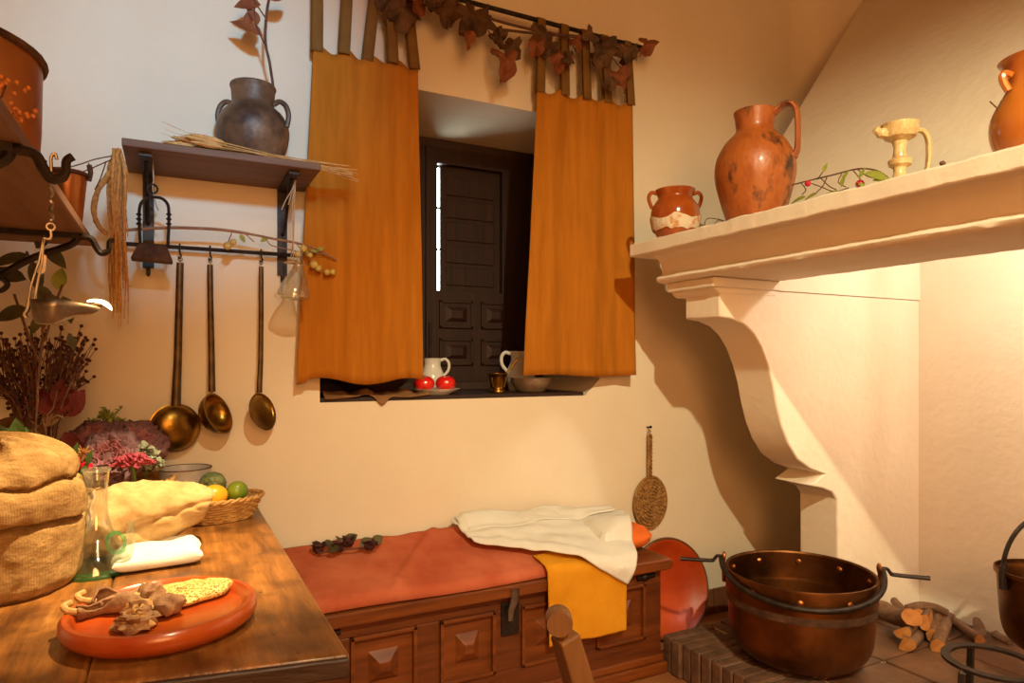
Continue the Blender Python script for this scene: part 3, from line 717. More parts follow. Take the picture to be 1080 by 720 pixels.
for (u, v, du, dv, L, W) in ((277, 38, -30, -22, .105, .045), (272, 26, -8, -20, .07, .035), (270, 12, -12, 10, .06, .03), (275, 5, -20, -3, .08, .05), (284, 0, 10, -6, .07, .04)):
    m.leaf(q(u, v), q(u + du, v + dv) - q(u, v), (0.2, -1, .3), L, W, .35, .3)
m.build('foliage', M['leaf_rust'], db)

# wheat lying on the shelf
wh = thing('wheat_bundle', 'bundle of golden wheat lying along the wall shelf', 'wheat', (.15, -.27, SZ)); o = Vector(wh.location); rnd = random.Random(21)
m, g = MB(), MB()
for i in range(26):
    yy = -.268 + rnd.uniform(-.030, .03); zz = SZ + .004 + rnd.random() * .018
    x0 = rnd.uniform(.06, .16); x1 = rnd.uniform(.47, .55)
    p0 = V(x0, yy, zz + rnd.uniform(0, .012)); p1 = V(.30, -.262 + rnd.uniform(-.012, .012), SZ + .006 + rnd.random() * .012); p2 = V(x1, -.262 + rnd.uniform(-.05, .05), SZ - rnd.uniform(-.008, .03))
    m.tube(spline([p0 - o, p1 - o, p2 - o], 4), .0016, 5)
    d = (p0 - p1).normalized(); L = rnd.uniform(.07, .10)
    pts = [p0 + d * (L * k / 8) for k in range(9)]
    g.tube([p - o for p in pts], [.002, .006, .0078, .0084, .008, .007, .006, .004, .001], 6)
    if i % 4 == 0: g.tube([p0 + d * L - o, p0 + d * (L + .07) + V(0, 0, .015) - o], .0006, 4)
    for k in range(5):
        pk = p0 + d * (L * (k + 1) / 7) - o; g.ell(pk + V(0, (-1) ** k * .004, .003), (.009, .0042, .0046), 6)
m.build('straw', M['straw'], wh); g.build('grain_head', M['straw'], wh)

# iron implement with an arched handle, hung on cord
hc = at(161, 255, 2.27); IYD = 2.27
im = thing('iron_hanger', 'rusty iron arch handle with trapezoid pan hung under the wall shelf', 'hanging iron', (hc.x, hc.y, 1.50)); o = Vector(im.location)
q = lambda u, v, dy=0.0: at(u, v, IYD + dy) - o
m = MB(); m.tube(spline([q(148, 258), q(147, 235), q(147, 222), q(149, 214), q(155, 209), q(162, 208), q(170, 209), q(176, 214), q(178, 222), q(178, 240), q(177, 258)], 4), .0045, 8)
for u in (146.5, 178):
    for v in (226, 231, 236): m.ell(q(u, v), (.008, .008, .0045), 10)
m.build('arch', M['iron'], im)
m = MB(); m.tube(arc(q(161, 199), .013, 0, 2 * PI, 19, (1, 0, 0), (0, 0, 1))[:-1], .0032, 7, closed=True); m.build('ring', M['iron'], im)
m = MB()
tp = [q(146, 257), q(175, 258)]; bt = [q(137.5, 274), q(183, 278)]
d = .03
vs = []
for (p, k) in ((tp[0], .6), (tp[1], .6), (bt[1], 1), (bt[0], 1)):
    vs += [p + V(0, -d * k, 0), p + V(0, d * k, 0)]
m.add(vs, [(0, 2, 4, 6), (7, 5, 3, 1), (0, 1, 3, 2), (2, 3, 5, 4), (4, 5, 7, 6), (6, 7, 1, 0)])
m.build('pan', M['rust'], im, smooth=False, bevel=.006, solid=0)
m = MB(); m.tube(spline([V(q(161, 199).x, 0, 1.82 - o.z), q(162, 190), q(161, 197), q(164, 214), q(167, 222)], 4), .002, 6); m.build('cord', M['cord'], im)

# hooks and ladles
def s_hook(name, label, u, v0, v1):
    p = at(u, v0, RY + D); t = thing(name, label, 'hook', (p.x, RY, RZ), group='iron hooks on the utensil rail')
    z = at(u, v1, RY + D).z - RZ
    m = MB(); m.tube(spline([(-.001, .008, .002), (0, .004, .0105), (0, -.004, .0105), (0, -.0105, .002), (0, -.009, -.012), (0.001, -.004, z * .55), (.004, 0, z + .006), (0, -.006, z - .002), (-.005, -.006, z + .004)], 5), .0026, 7)
    m.build('wire', M['iron'], t); return t
s_hook('hook', 'iron hook holding the large brass ladle', 189.5, 262, 272)
s_hook('hook', 'iron hook holding the middle brass ladle', 221.5, 264, 274)
s_hook('hook', 'iron hook holding the brass skimmer', 275.5, 266, 276)
def ladle(label, name, u0, v0, v1, cat):
    YL = RY + D - .006
    p = at(u0, v0, YL); t = thing(name, label, cat, (p.x, p.y, p.z), group='brass ladles hanging from the rail')
    return t, (lambda u, v, dy=0.0: at(u, v, YL + dy) - p)
GL = M['brass']
# large ladle, back of its bowl outwards
t, q = ladle('largest hammered brass ladle on the rail, its round bowl showing its back', 'ladle', 190, 274, 475, 'ladle')
m = MB(); e = q(187, 432); m.tube(arc(q(190, 273.2), .006, 0, 2 * PI, 13, (1, 0, 0), (0, 0, 1))[:-1], .0018, 6, closed=True)
m.tube([q(190, 277), q(189, 320), q(187.5, 380), q(185.5, 428, -.02)], [.0105, .011, .012, .014], 8, flat=.35, ref=(1, 0, 0)); m.build('handle', M['brass_dark'], t)
c = q(184.5, 451); R = 24.3 / 705 * 2.14
m = MB(); prof = [(R * math.cos(w), -R * .5 * math.sin(w)) for w in [PI / 2 * k / 12 for k in range(13)]]
pr = [(r, z) for r, z in reversed(prof)]
full = [(0.0, -R * .5)] + pr[1:] + [(R + .004, .001), (R + .004, .004), (R - .003, .003)] + [(r * .97, z * .97 + .002) for r, z in prof[1:-1]] + [(0, -R * .48)]
m.lathe(full, 40, c, Matrix.Rotation(math.radians(12), 3, 'Z') @ Matrix.Rotation(math.radians(-90), 3, 'X')); BW = m.build('bowl', M['brass'], t)
# middle ladle, hollow turned outwards
t, q = ladle('middle brass ladle on the rail with its hollow turned outwards', 'ladle', 221.5, 276, 455, 'ladle')
m = MB(); m.tube(arc(q(221.5, 275), .005, 0, 2 * PI, 13, (1, 0, 0), (0, 0, 1))[:-1], .0017, 6, closed=True)
m.tube([q(221.5, 279), q(222, 320), q(223, 370), q(223.5, 413, -.01)], [.0088, .009, .010, .011], 8, flat=.35, ref=(1, 0, 0)); m.build('handle', M['brass_dark'], t)
R = 22 / 705 * 2.2; c = q(230, 436, -.03)
ax = Matrix.Rotation(math.radians(-14), 3, 'Y') @ Matrix.Rotation(math.radians(58), 3, 'Z') @ Matrix.Rotation(math.radians(80), 3, 'X')
def bowl(m, R, c, ax, dep=.75, n=36):
    P = [PI / 2 * k / 12 for k in range(13)]
    outer = [(R * math.sin(w), -R * dep * math.cos(w)) for w in P]
    inner = [(R * .95 * math.sin(w), -R * dep * .95 * math.cos(w) + .001) for w in reversed(P)]
    m.lathe([(0, outer[0][1])] + outer[1:] + [(R + .002, .002)] + inner[:-1] + [(0, inner[-1][1])], n, c, ax)
m = MB(); bowl(m, R, c, ax); m.build('bowl', M['brass'], t)
# skimmer
t, q = ladle('brass skimmer with a pierced shallow disc, last on the rail', 'skimmer', 275.5, 278, 455, 'skimmer')
m = MB(); m.tube(arc(q(275.5, 277), .005, 0, 2 * PI, 13, (1, 0, 0), (0, 0, 1))[:-1], .0015, 6, closed=True)
m.tube([q(275.5, 281), q(275.5, 330), q(275, 380), q(273.5, 414, -.01)], [.0075, .0078, .008, .009], 8, flat=.35, ref=(1, 0, 0)); m.build('handle', M['brass_dark'], t)
R = 19.5 / 705 * 2.25; c = q(277, 434, -.03)
ax = Matrix.Rotation(math.radians(-12), 3, 'Y') @ Matrix.Rotation(math.radians(48), 3, 'Z') @ Matrix.Rotation(math.radians(82), 3, 'X')
m = MB(); bowl(m, R, c, ax, .28); m.build('disc', M['brass'], t)
m = MB()
for ring in range(1, 6):
    for k in range(ring * 7):
        w = 2 * PI * k / (ring * 7); r = R * .85 * ring / 5.4
        h = -R * .28 * math.sqrt(max(0, 1 - (r / R) ** 2)) * .95 + .0026
        m.lathe([(0, 0), (.0015, 0), (.0015, .0006), (0, .0006)], 8, c + ax @ V(r * math.cos(w), r * math.sin(w), h), ax)
m.build('hole_pattern', M['black_wood'], t)

# branch with yellow galls lying along the rail
bg = thing('gall_branch', 'thin reddish branch with yellow galls lying behind the rail', 'branch', (.13, -.05, 1.62)); o = Vector(bg.location)
q = lambda u, v, dy=0.0: at(u, v, 2.34 + dy) - o
m = MB(); m.tube(spline([q(128, 243), q(150, 241.5), q(180, 240), q(215, 241), q(240, 243), q(265, 247), q(290, 252), q(312, 256), q(335, 263), q(355, 274)], 4), [.005] * 20 + [.004] * 10 + [.0028] * 7, 7)
for pts in ([(245, 244), (242, 252), (240, 258)], [(258, 246), (268, 255)], [(280, 249), (285, 258), (300, 262), (318, 266)], [(312, 256), (322, 268), (333, 280), (345, 287)], [(320, 259), (330, 266), (343, 268)]):
    m.tube(spline([q(u, v) for u, v in pts], 4), .0018, 6)
m.build('stem', M['bark_branch'], bg)
for i, (u, v, r) in enumerate(((240, 259, 4.2), (246, 255, 3.2), (320, 262, 4), (314, 268, 3.6), (327, 269, 3), (331, 279, 4.5), (336, 283, 3.6), (345, 287, 3.6), (351, 287, 3.4))):
    m = MB(); m.ell(q(u, v, -.01), r / 705 * 2.2, 14, lump=.08, seed=i); m.build('gall', M['gall'], bg)
m = MB()
for (u, v, du, dv) in ((253, 247, 4, 6), (283, 250, -6, 3), (320, 262, 5, 6), (328, 265, 8, -2), (334, 264, 8, -3)): m.leaf(q(u, v), q(u + du, v + dv) - q(u, v), (0, -1, .3), .03, .016)
m.build('foliage', M['leaf_green'], bg)

# glass flask on a cord
fc = at(310.5, 300, 2.25)
fl = thing('glass_flask', 'small conical clear glass flask hanging on a cord from the wall shelf', 'flask', (fc.x, fc.y, at(310, 315, 2.25).z)); o = Vector(fl.location)
q = lambda u, v, dy=0.0: at(u, v, 2.25 + dy) - o
m = MB(); rot = Matrix.Rotation(math.radians(9), 3, 'Y')
pr = [(0, .004), (.040, .0), (.050, .006), (.051, .016), (.040, .050), (.022, .090), (.0165, .104), (.0165, .116), (.021, .122)]
m.lathe(pr + [(r - .002, z + .0015) for r, z in reversed(pr[1:])] + [(0, .006)], 30, (-.004, 0, 0), rot); m.build('body', M['glass'], fl)
m = MB(); m.tube(arc(q(306, 277), .0185, 0, 2 * PI, 17, (1, 0, 0), (0, 1, 0))[:-1], .0022, 6, closed=True)
zt = 1.82 - o.z; yb = 0.0
tp = V(q(312, 186).x, yb, zt - .004)
m.tube(spline([q(309.5, 277, -.018), q(309, 240, -.01), q(308.5, 215), tp], 4), .0018, 6); m.tube(spline([q(306, 277, .018), q(309.5, 250, .012), q(310.5, 215, .01), tp], 4), .0018, 6)
m.tube(spline([tp + V(0, -.006, -.01), q(308, 200, -.01), q(302, 210, -.01), q(297, 221, -.01)], 4), .0018, 6); m.tube(spline([tp, q(307, 205), q(304, 216)], 4), .0016, 6)
m.build('cord', M['cord'], fl)

# ================================================================== on the window sill
def place(u, v, yd, z): p = at(u, v, yd); return (p.x, p.y, z)
pl = thing('plate', 'small white plate with two tomatoes on the window sill', 'plate', place(459.5, 415, D + .085, SILL))
m = MB(); m.lathe([(0, .004), (.045, .004), (.05, 0), (.055, 0), (.06, .006), (.095, .020), (.098, .023), (.095, .0235), (.06, .011), (.045, .009), (0, .009)], 40); m.build('dish', M['white_ceramic'], pl)
for i, (u, lab) in enumerate(((447.5, 'red tomato on the white plate, nearer the curtain'), (470, 'red tomato on the white plate, nearer the mortar'))):
    p = place(u, 407, D + .085, SILL + .0095); t = thing('tomato', lab, 'tomato', p, group='tomatoes on the sill plate')
    m = MB(); R = .041
    def tf(i_, j_):
        w = 2 * PI * i_; ph = PI * j_; r = math.sin(ph) * (1 + .03 * math.cos(5 * w) * math.sin(ph)); z = -math.cos(ph) * .82
        if j_ > .85: z -= (j_ - .85) * 1.1
        return (R * r * math.cos(w), R * r * math.sin(w), R * .82 + R * z)
    m.grid(tf, 30, 18, True); m.build('fruit', M['tomato'], t)
    m = MB()
    for k in range(5): m.leaf((0, 0, R * 1.52), (math.cos(k * 1.257 + i), math.sin(k * 1.257 + i), .1), (0, 0, 1), .02, .007, .3)
    m.tube([(0, 0, R * 1.5), (.002, 0, R * 1.68)], .002, 6); m.build('calyx', M['green_stem'], t)
def jug(name, label, loc, s, hd, mat, prof, cat='jug'):
    t = thing(name, label, cat, loc); m = MB(); vessel(m, [(r * s, z * s) for r, z in prof], .004 * s ** .5 if s < 1 else .004, 32); m.build('body', mat, t)
    return t
jp = [(.040, 0), (.043, .004), (.053, .045), (.052, .07), (.040, .10), (.035, .118), (.038, .140), (.041, .146)]
t = jug('jug', 'small white jug behind the tomatoes on the window sill', place(456, 395, D + .24, SILL), 1.0, 1, M['white_ceramic'], jp)
d = Vector((CS, -SN, 0)); m = MB(); m.tube(spline([d * .036 + V(0, 0, .136), d * .055 + V(0, 0, .142), d * .070 + V(0, 0, .125), d * .068 + V(0, 0, .095), d * .048 + V(0, 0, .07)], 5), .006, 8); m.build('handle', M['white_ceramic'], t)
t = jug('jug', 'larger white jug on the window sill, partly behind the ochre curtain', place(549, 390, D + .22, SILL), 1.22, 1, M['white_ceramic'], jp)
d = -d; m = MB(); m.tube(spline([d * .044 + V(0, 0, .166), d * .070 + V(0, 0, .172), d * .086 + V(0, 0, .150), d * .082 + V(0, 0, .115), d * .058 + V(0, 0, .085)], 5), .008, 8); m.build('handle', M['white_ceramic'], t)
mo = thing('mortar', 'small brass mortar on the window sill', 'mortar', place(525, 408, D + .09, SILL))
m = MB(); vessel(m, [(.030, 0), (.034, .003), (.033, .012), (.028, .018), (.032, .045), (.037, .066), (.044, .078), (.045, .082)], .006, 32); m.build('cup', M['brass'], mo)
for k in range(4):
    w = k * PI / 2 + .5; m = MB(); m.tube([(.031 * math.cos(w), .031 * math.sin(w), .025), (.040 * math.cos(w), .040 * math.sin(w), .05), (.042 * math.cos(w), .042 * math.sin(w), .066)], .005, 8); m.build('lug', M['brass'], mo)
pe = thing('pestle', 'brass pestle leaning out of the mortar', 'pestle', place(525, 408, D + .09, SILL + .012))
m = MB(); m.tube([(-.006, 0, .012), (.0, -.0, .018), (.035, -.01, .065), (.078, -.02, .125), (.086, -.022, .135)], [.009, .008, .0055, .0055, .008], 10); m.build('shaft', M['brass'], pe)
tb = thing('bowl', 'shallow dull metal bowl on the window sill below the curtain edge', 'bowl', place(560, 408, D + .10, SILL))
m = MB(); vessel(m, [(.050, 0), (.06, .004), (.085, .04), (.092, .06), (.095, .062)], .003, 36); m.build('dish', M['tin'], tb)
wb = thing('bowl', 'dark brown wooden bowl on the sill below the curtain near the ladles', 'bowl', place(392, 412, D + .17, SILL))
m = MB(); vessel(m, [(.07, 0), (.08, .004), (.14, .05), (.155, .075)], .008, 40); m.build('dish', M['dark_wood'], wb)
# brown cloth hanging over the sill edge
cl = thing('sill_cloth', 'crumpled brown cloth hanging over the window sill edge', 'cloth', (.72, -.004, SILL))
def clf(i, j):
    x = .485 + .40 * i; s = j * .26
    wr = .008 * math.sin(i * 19) + .007 * math.sin(i * 31 + 2)
    drop = .004 + .006 * math.sin(i * 9 + 1) + .036 * math.exp(-((i - .52) / .06) ** 2)
    if s > drop: return (x - .72, .006 + (s - drop) * .9, .006 + (.010 + wr) * min(1, (s - drop) * 30) * (1 - min(1, (s - drop) / .2)) ** .5 + .002)
    return (x - .72 + .02 * (drop - s), -.006 - .004 * math.sin(i * 25), -(drop - s) + .006)
MB().grid(clf, 70, 40).build('fabric', M['brown_cloth'], cl, solid=.003)

# esparto fan on its nail
fn = at(685, 456, D - .02)
na = thing('nail', 'iron nail in the wall holding the woven fan', 'nail', (fn.x, 0, at(684, 451, D - .02).z))
m = MB(); m.tube([(0, .01, 0), (0, -.028, .004)], .003, 8); m.lathe([(0, 0), (.007, 0), (.006, .003), (0, .004)], 12, (0, -.028, .004), Matrix.Rotation(PI / 2, 3, 'X')); m.build('shank', M['iron'], na)
fa = thing('woven_fan', 'round braided esparto fan hanging on the wall above the chest end', 'fan', (fn.x, -.018, at(685, 456, D - .02).z)); o = Vector(fa.location)
q = lambda u, v, dy=0.0: at(u, v, D - .018 + dy) - o
m = MB(); 
for k in range(3):
    pts = []
    for i in range(50):
        s = i / 49; c = q(685 - .3 * s, 458 + 50 * s); w = s * 26 + k * 2 * PI / 3; pts.append(c + V(math.cos(w) * .009, math.sin(w) * .004 - .003, 0))
    m.tube(pts, .0055, 6)
m.build('handle', M['esparto'], fa)
m = MB(); m.tube(arc(q(685, 455), .008, 0, 2 * PI, 13, (1, 0, 0), (0, 0, 1))[:-1], .0022, 6, closed=True); m.build('loop', M['cord'], fa)
c = q(686, 529.5); Rx = 21.5 / 705 * 3.02 / .98; Rz = 28 / 705 * 3.02
m = MB()
for ring in range(1, 9):
    r = ring / 8.3; N = 64; pts = []
    for i in range(N):
        w = 2 * PI * i / N; pts.append(c + V(Rx * r * math.cos(w), -.008 * (1 - r * r) - .004 * math.sin(w * (8 + ring * 3)), Rz * r * math.sin(w)))
    m.tube(pts, .0068, 6, closed=True)
m.ell(c, (Rx * .9, .006, Rz * .9), 24)
m.build('disc', M['esparto'], fa)
# ================================================================== chest with cushion and cloths
CX, CYc = 1.03, -.20
ch = thing('carved_chest', 'long carved red-brown wooden chest with pyramid panels against the wall', 'chest', (CX, CYc, 0))
m = MB(); m.bb(-.675, .675, -.155, .18, .06, .405)
for (a, b, z0, z1) in ((-.68, .68, .362, .405), (-.68, .68, .06, .148)): m.bb(a, b, -.172, -.15, z0, z1)
pans = [(.491, .706), (.787, .988), (1.09, 1.30), (1.405, 1.63)]
edges = [-.68] + [k - CX for p in pans for k in p] + [.68]
for i in range(0, len(edges), 2): m.bb(edges[i], edges[i + 1], -.172, -.15, .148, .362)
m.build('body', M['chest_dark'], ch, smooth=False, bevel=.003)
for a, b in pans:
    m = MB(); raised_panel(m, a - CX, b - CX, .148, .362, -.160, .022, .058, (.34, .30)); m.build('carved_panel', M['chest_wood'], ch, smooth=False, bevel=.002)
m = MB(); m.bb(-.70, .70, -.190, .18, 0, .045); m.bb(-.69, .69, -.181, .18, .045, .075); m.build('plinth', M['chest_wood'], ch, smooth=False, bevel=.006)
m = MB(); m.prism([(-.705, .408), (-.715, .418), (-.715, .440), (-.705, .452), (.705, .452), (.715, .440), (.715, .418), (.705, .408)], -.205, .18)
m.build('lid', M['chest_wood'], ch, smooth=False, bevel=.012, seg=3)
m = MB(); m.bb(-.02, .05, -.180, -.171, .27, .385); lk = m.build('lock_plate', M['iron'], ch, smooth=False, bevel=.003)
m = MB(); m.tube([(.018, -.21, .440), (.018, -.207, .40), (.012, -.190, .36), (.01, -.19, .325)], [.016, .016, .013, .010], 8, flat=.4, ref=(1, 0, 0)); m.build('hasp', M['iron_light'], lk)
for sx in (-.615, .60):
    m = MB(); m.tube([(sx - .04, -.178, .385), (sx + .045, -.178, .388)], .010, 8, flat=.6); m.ell((sx, -.180, .386), (.016, .008, .014), 10); m.build('iron_strap', M['iron'], ch)
YFR = CYc - .205
def ctop(x, y):
    t = max(0, min(1, (y - YFR) / .37))
    return .475 + .095 * t ** .8 - .03 * max(0, (x - 1.25) / .45) + .006 * nz(x * 6, y * 8, 3) + .004 * nz(x * 18, y * 14, 8)
cu = thing('seat_cushion', 'faded red cloth cushion lying along the chest lid', 'cushion', (CX, CYc, .452))
x0, x1 = .30, 1.478
def cf(i, j):
    x = x0 + (x1 - x0) * i; fy = YFR + .012 + .015 * math.sin(i * 9) * .6; y = fy + (-.022 - fy) * j
    e = min(1, i / .03, (1 - i) / .03); k = math.sqrt(max(0, 1 - (1 - e) ** 2)); k2 = math.sqrt(max(0, 1 - (1 - min(1, j / .06)) ** 2))
    wr = .010 * math.exp(-((i * 1.3 - .35 - j * .3) / .02) ** 2) + .005 * math.exp(-((i * 1.3 - .42 + j * .22) / .015) ** 2) - .005 * math.exp(-((i * 1.3 - .20 - j * .1) / .03) ** 2)
    z = .456 + (ctop(x, y) - .456 + wr) * k * k2
    return (x - CX, y - CYc, z - .452)
MB().grid(cf, 110, 40).build('cover', M['red_cloth'], cu, solid=.006)
m = MB(); m.bb(x0 + .02 - CX, x1 - .02 - CX, YFR + .03 - CYc, -.03 - CYc, .001, .02); m.build('underside', M['red_cloth'], cu, bevel=.008)
pw = thing('pillow', 'small orange-red pillow poking out at the right end of the chest', 'pillow', (1.625, -.20, .453))
def pf(i, j):
    w = 2 * PI * i; a = -1 + 2 * j
    prof = (1 - abs(a) ** 2.6) ** .5
    if a > .8: prof = max(prof * .9, .16 + .3 * (1 - a))
    if j in (0, 1): prof = 0
    r = 1 + .06 * math.sin(w * 7) * max(0, a)
    return (a * .145 + .0, .115 * prof * r * math.cos(w), .052 + .052 * prof * r * math.sin(w) * (1 if math.sin(w) > 0 else .96))
MB().grid(pf, 36, 30, True).build('cover', M['orange_cloth'], pw)
def ptop(x, y):
    a = (x - 1.625) / .145; b = (y + .20) / .115
    return .453 + .052 + .052 * (1 - abs(a) ** 2.6) ** .5 * (1 - b * b) ** .5 if abs(a) < 1 and abs(b) < 1 else 0
def top2(x, y):
    return max(ctop(x, y), ptop(x, y) + .004)
# drape: a patch laid out on the lid and falling over its front edge
def drape(name, label, A, B, C_, Dc, mat, off, seed, amp, nu=60, nv=50, gap=.0, layer=0.0):
    t = thing(name, label, 'cloth', (CX, CYc, .452))
    yf = YFR - .008 - gap
    def f(i, j):
        p = (A * (1 - i) + B * i) * (1 - j) + (Dc * (1 - i) + C_ * i) * j
        x, w = p.x, p.y
        k = nz(i * 3, j * 5, seed) * amp + nz(i * 9, j * 4, seed + 4) * amp * .45
        r = .03
        zf = ctop(x, YFR) + off
        if w >= yf + r: return (x - CX, w - CYc, top2(x, w) + off + k + abs(amp) * .6 - .452)
        s = (yf + r) - w
        if s < r * PI / 2:
            q = s / r; return (x - CX, yf + r - r * math.sin(q) + -.0 - CYc, ctop(x, yf + r) + off - r + r * math.cos(q) + (k + abs(amp) * .6) * math.cos(q) - .452)
        s -= r * PI / 2
        return (x - CX, yf - abs(k) * .8 - .004 * math.sin(i * 8 + seed) * min(1, s * 8) - CYc, ctop(x, yf + r) + off - r - s - .452)
    MB().grid(f, nu, nv).build('fabric', mat, t, solid=.004); return t
yfr = YFR + D
xl, xr = at(575, 605, yfr).x, at(659, 600, yfr).x
zl, zr = at(582, 690, yfr).z, at(658, 668, yfr).z
drape('yellow_cloth', 'saffron yellow cloth hanging down the chest front', V(xl, YFR + .09, 0), V(xr, YFR + .09, 0), V(xr, YFR - (.475 - zr) + .012, 0), V(xl + .01, YFR - (.475 - zl) + .012, 0), M['yellow_cloth'], .012, 3, .003, 40, 60, .004)
A = at(476, 555, 2.40); B = at(654, 556, 2.40); Dd = at_z(500, 583, .525)
Cc = at(658, 622, yfr); Cc = V(Cc.x, YFR - (.478 - Cc.z), 0)
wc = drape('white_cloth', 'crumpled white linen cloth thrown over the red cushion', A, B, Cc, Dd, M['white_cloth'], .030, 9, .016, 80, 60, .016)
# upper fold of the same cloth
o = Vector(wc.location)
def ff(i, j):
    p = (A * (1 - i) + B * i) * (1 - j) + (Dd * (1 - i) + (B * .5 + Cc * .5) * i) * j
    y = min(-.028, p.y + .01); y = max(y, YFR + .05)
    z = top2(p.x, y) + .052 + .022 * nz(i * 4, j * 3, 20) + .010 * math.sin(j * 7 + i * 6) * (1 - j) - .014 * (j > .9) - .012 * (abs(i - .5) > .46)
    return V(p.x, y, z) - o
MB().grid(lambda i, j: ff(.01 + .93 * i, .02 + .50 * j + .07 * math.sin(i * 5 + 1)), 60, 30).build('fold', M['white_cloth'], wc, solid=.006)
# dried roses on the cushion
ro = thing('rose_sprig', 'sprig of dark red dried roses with green leaves on the red cushion', 'flowers', at_z(365, 578, .56)); o = Vector(ro.location)
q = lambda u, v, z=.575: at_z(u, v, z) - o
m = MB(); m.tube(spline([q(335, 583), q(360, 580), q(385, 577), q(402, 573)], 4), .003, 6); m.build('stem', M['twig'], ro)
for k, (u, v) in enumerate(((336, 578), (357, 577), (367, 572), (390, 575))):
    m = MB(); c = q(u, v, .585); rnd = random.Random(k)
    m.ell(c, (.020, .018, .017), 12, lump=.2, seed=k)
    for i in range(9):
        w = i * 2.4; d = Vector((math.cos(w), math.sin(w), rnd.uniform(-.2, .7))).normalized(); m.leaf(c + d * .006, d, Vector((0, 0, 1)) - d * .5, .026, .026, -.3, .4)
    m.build('flower_head', M['burgundy'], ro)
m = MB()
for (u, v, du, dv, L) in ((344, 577, 8, -9, .055), (348, 578, 14, 2, .05), (362, 572, 12, -7, .065), (358, 570, 3, -12, .05), (385, 574, 6, -12, .05), (392, 573, 9, -6, .05), (380, 576, 8, -6, .05)):
    m.leaf(q(u, v, .585), q(u + du, v + dv, .60) - q(u, v, .585), (0, -1, .5), L, .036, .2, .2)
m.build('foliage', M['leaf_olive'], ro)
# glazed basin standing on edge between chest and hearth
bn = thing('basin', 'red-orange glazed earthenware basin leaning on the wall behind the chest end', 'basin', (1.965, -.115, .213))
m = MB(); R = .212
pr = [(0, -.055), (.12, -.055), (.185, -.02), (R - .004, .002), (R, .012), (R - .006, .017), (R - .018, .010), (.175, -.012), (.115, -.045), (0, -.045)]
m.lathe(pr, 64, (0, 0, 0), Matrix.Rotation(math.radians(78), 3, 'X')); m.build('dish', M['red_glaze'], bn)
m = MB(); rm = Matrix.Rotation(math.radians(78), 3, 'X'); m.tube([rm @ V(R * math.cos(w), R * math.sin(w), .010) for w in [2 * PI * i / 64 for i in range(64)]], .0075, 8, closed=True); m.build('rim', M['baseboard'], bn)
# chair in front: only its turned-top post shows
cr = thing('chair', 'wooden chair with round-topped back posts in front of the chest', 'chair', (.70, 0, 0)); 
pt = at(593, 655, .83); o = V(pt.x - .0, pt.y, 0); cr.location = (o.x, o.y, 0)
def chair_post(yy):
    m = MB(); z1 = .824
    m.tube([(.12, yy, 0), (.10, yy, .42), (.028, yy, .75), (.004, yy, z1)], [.025, .026, .0255, .024], 4, ref=(0.7, .7, 0)); lg_ = m.build('leg', M['chair_wood'], cr, smooth=False, bevel=.004)
    m = MB(); rm = Matrix.Rotation(math.radians(64), 3, 'Z') @ Matrix.Rotation(math.radians(90), 3, 'Y')
    m.lathe([(0, -.016), (.018, -.016), (.0195, -.012), (.0195, .012), (.018, .016), (.010, .018), (0, .018)], 28, (-.006, yy, z1 + .022), rm); m.tube([(.004, yy, z1 - .004), (0, yy, z1 + .012)], .012, 12)
    m.build('finial', M['chair_wood'], lg_)
chair_post(0); chair_post(-.38)
for z, xx in ((.69, .041), (.56, .07)):
    m = MB(); m.bb(xx - .008, xx + .008, -.375, -.005, z - .03, z + .03); m.build('back_slat', M['chair_wood'], cr, smooth=False, bevel=.003)
m = MB(); m.bb(.09, .50, -.40, .020, .42, .445); m.build('seat', M['straw'], cr, smooth=True, bevel=.01)
for yy in (0, -.38): m = MB(); m.tube([(.47, yy, 0), (.47, yy, .43)], .018, 10); m.build('leg', M['chair_wood'], cr)
for z in (.15, .28): m = MB(); m.tube([(.112, 0, z), (.47, 0, z)], .010, 8); m.tube([(.112, -.38, z), (.47, -.38, z)], .010, 8); m.tube([(.47, 0, z + .03), (.47, -.38, z + .03)], .010, 8); m.build('stretcher', M['chair_wood'], cr)

# ================================================================== hearth things
cc = at(843, 600, 1.70)
ca = thing('cauldron', 'large copper cauldron with iron bail standing on the hearth', 'cauldron', (cc.x, cc.y, HE + .002), -TH - .28)
RC = .256; HC = .315
m = MB()
out = [(.12, 0), (.165, .006), (.205, .028), (.232, .062), (.244, .11), (.248, .20), (.250, .222), (.253, HC)]
vessel(m, out, .005, 64); m.build('body', M['copper_dark'], ca)
m = MB(); m.lathe([(.2505, .232), (.256, .234), (.258, HC - .002), (.2565, HC + .004), (.250, HC + .004), (.247, HC - .002)], 64); m.build('rim_band', M['copper_dark'], ca)
m = MB(); m.lathe([(.2495, .205), (.2535, .206), (.2545, .234), (.2505, .235), (.2495, .205)], 64); m.build('strap', M['rust'], ca)
for k in range(10):
    w = 2 * PI * k / 10 + .2; c = V(math.cos(w), math.sin(w), 0); m = MB()
    m.tube([c * .240 + V(0, 0, HC - .035), c * .244 + V(0, 0, HC - .035), c * .259 + V(0, 0, HC - .035), c * .262 + V(0, 0, HC - .035)], [.006, .011, .011, .006], 10); m.build('rivet', M['copper'], ca)
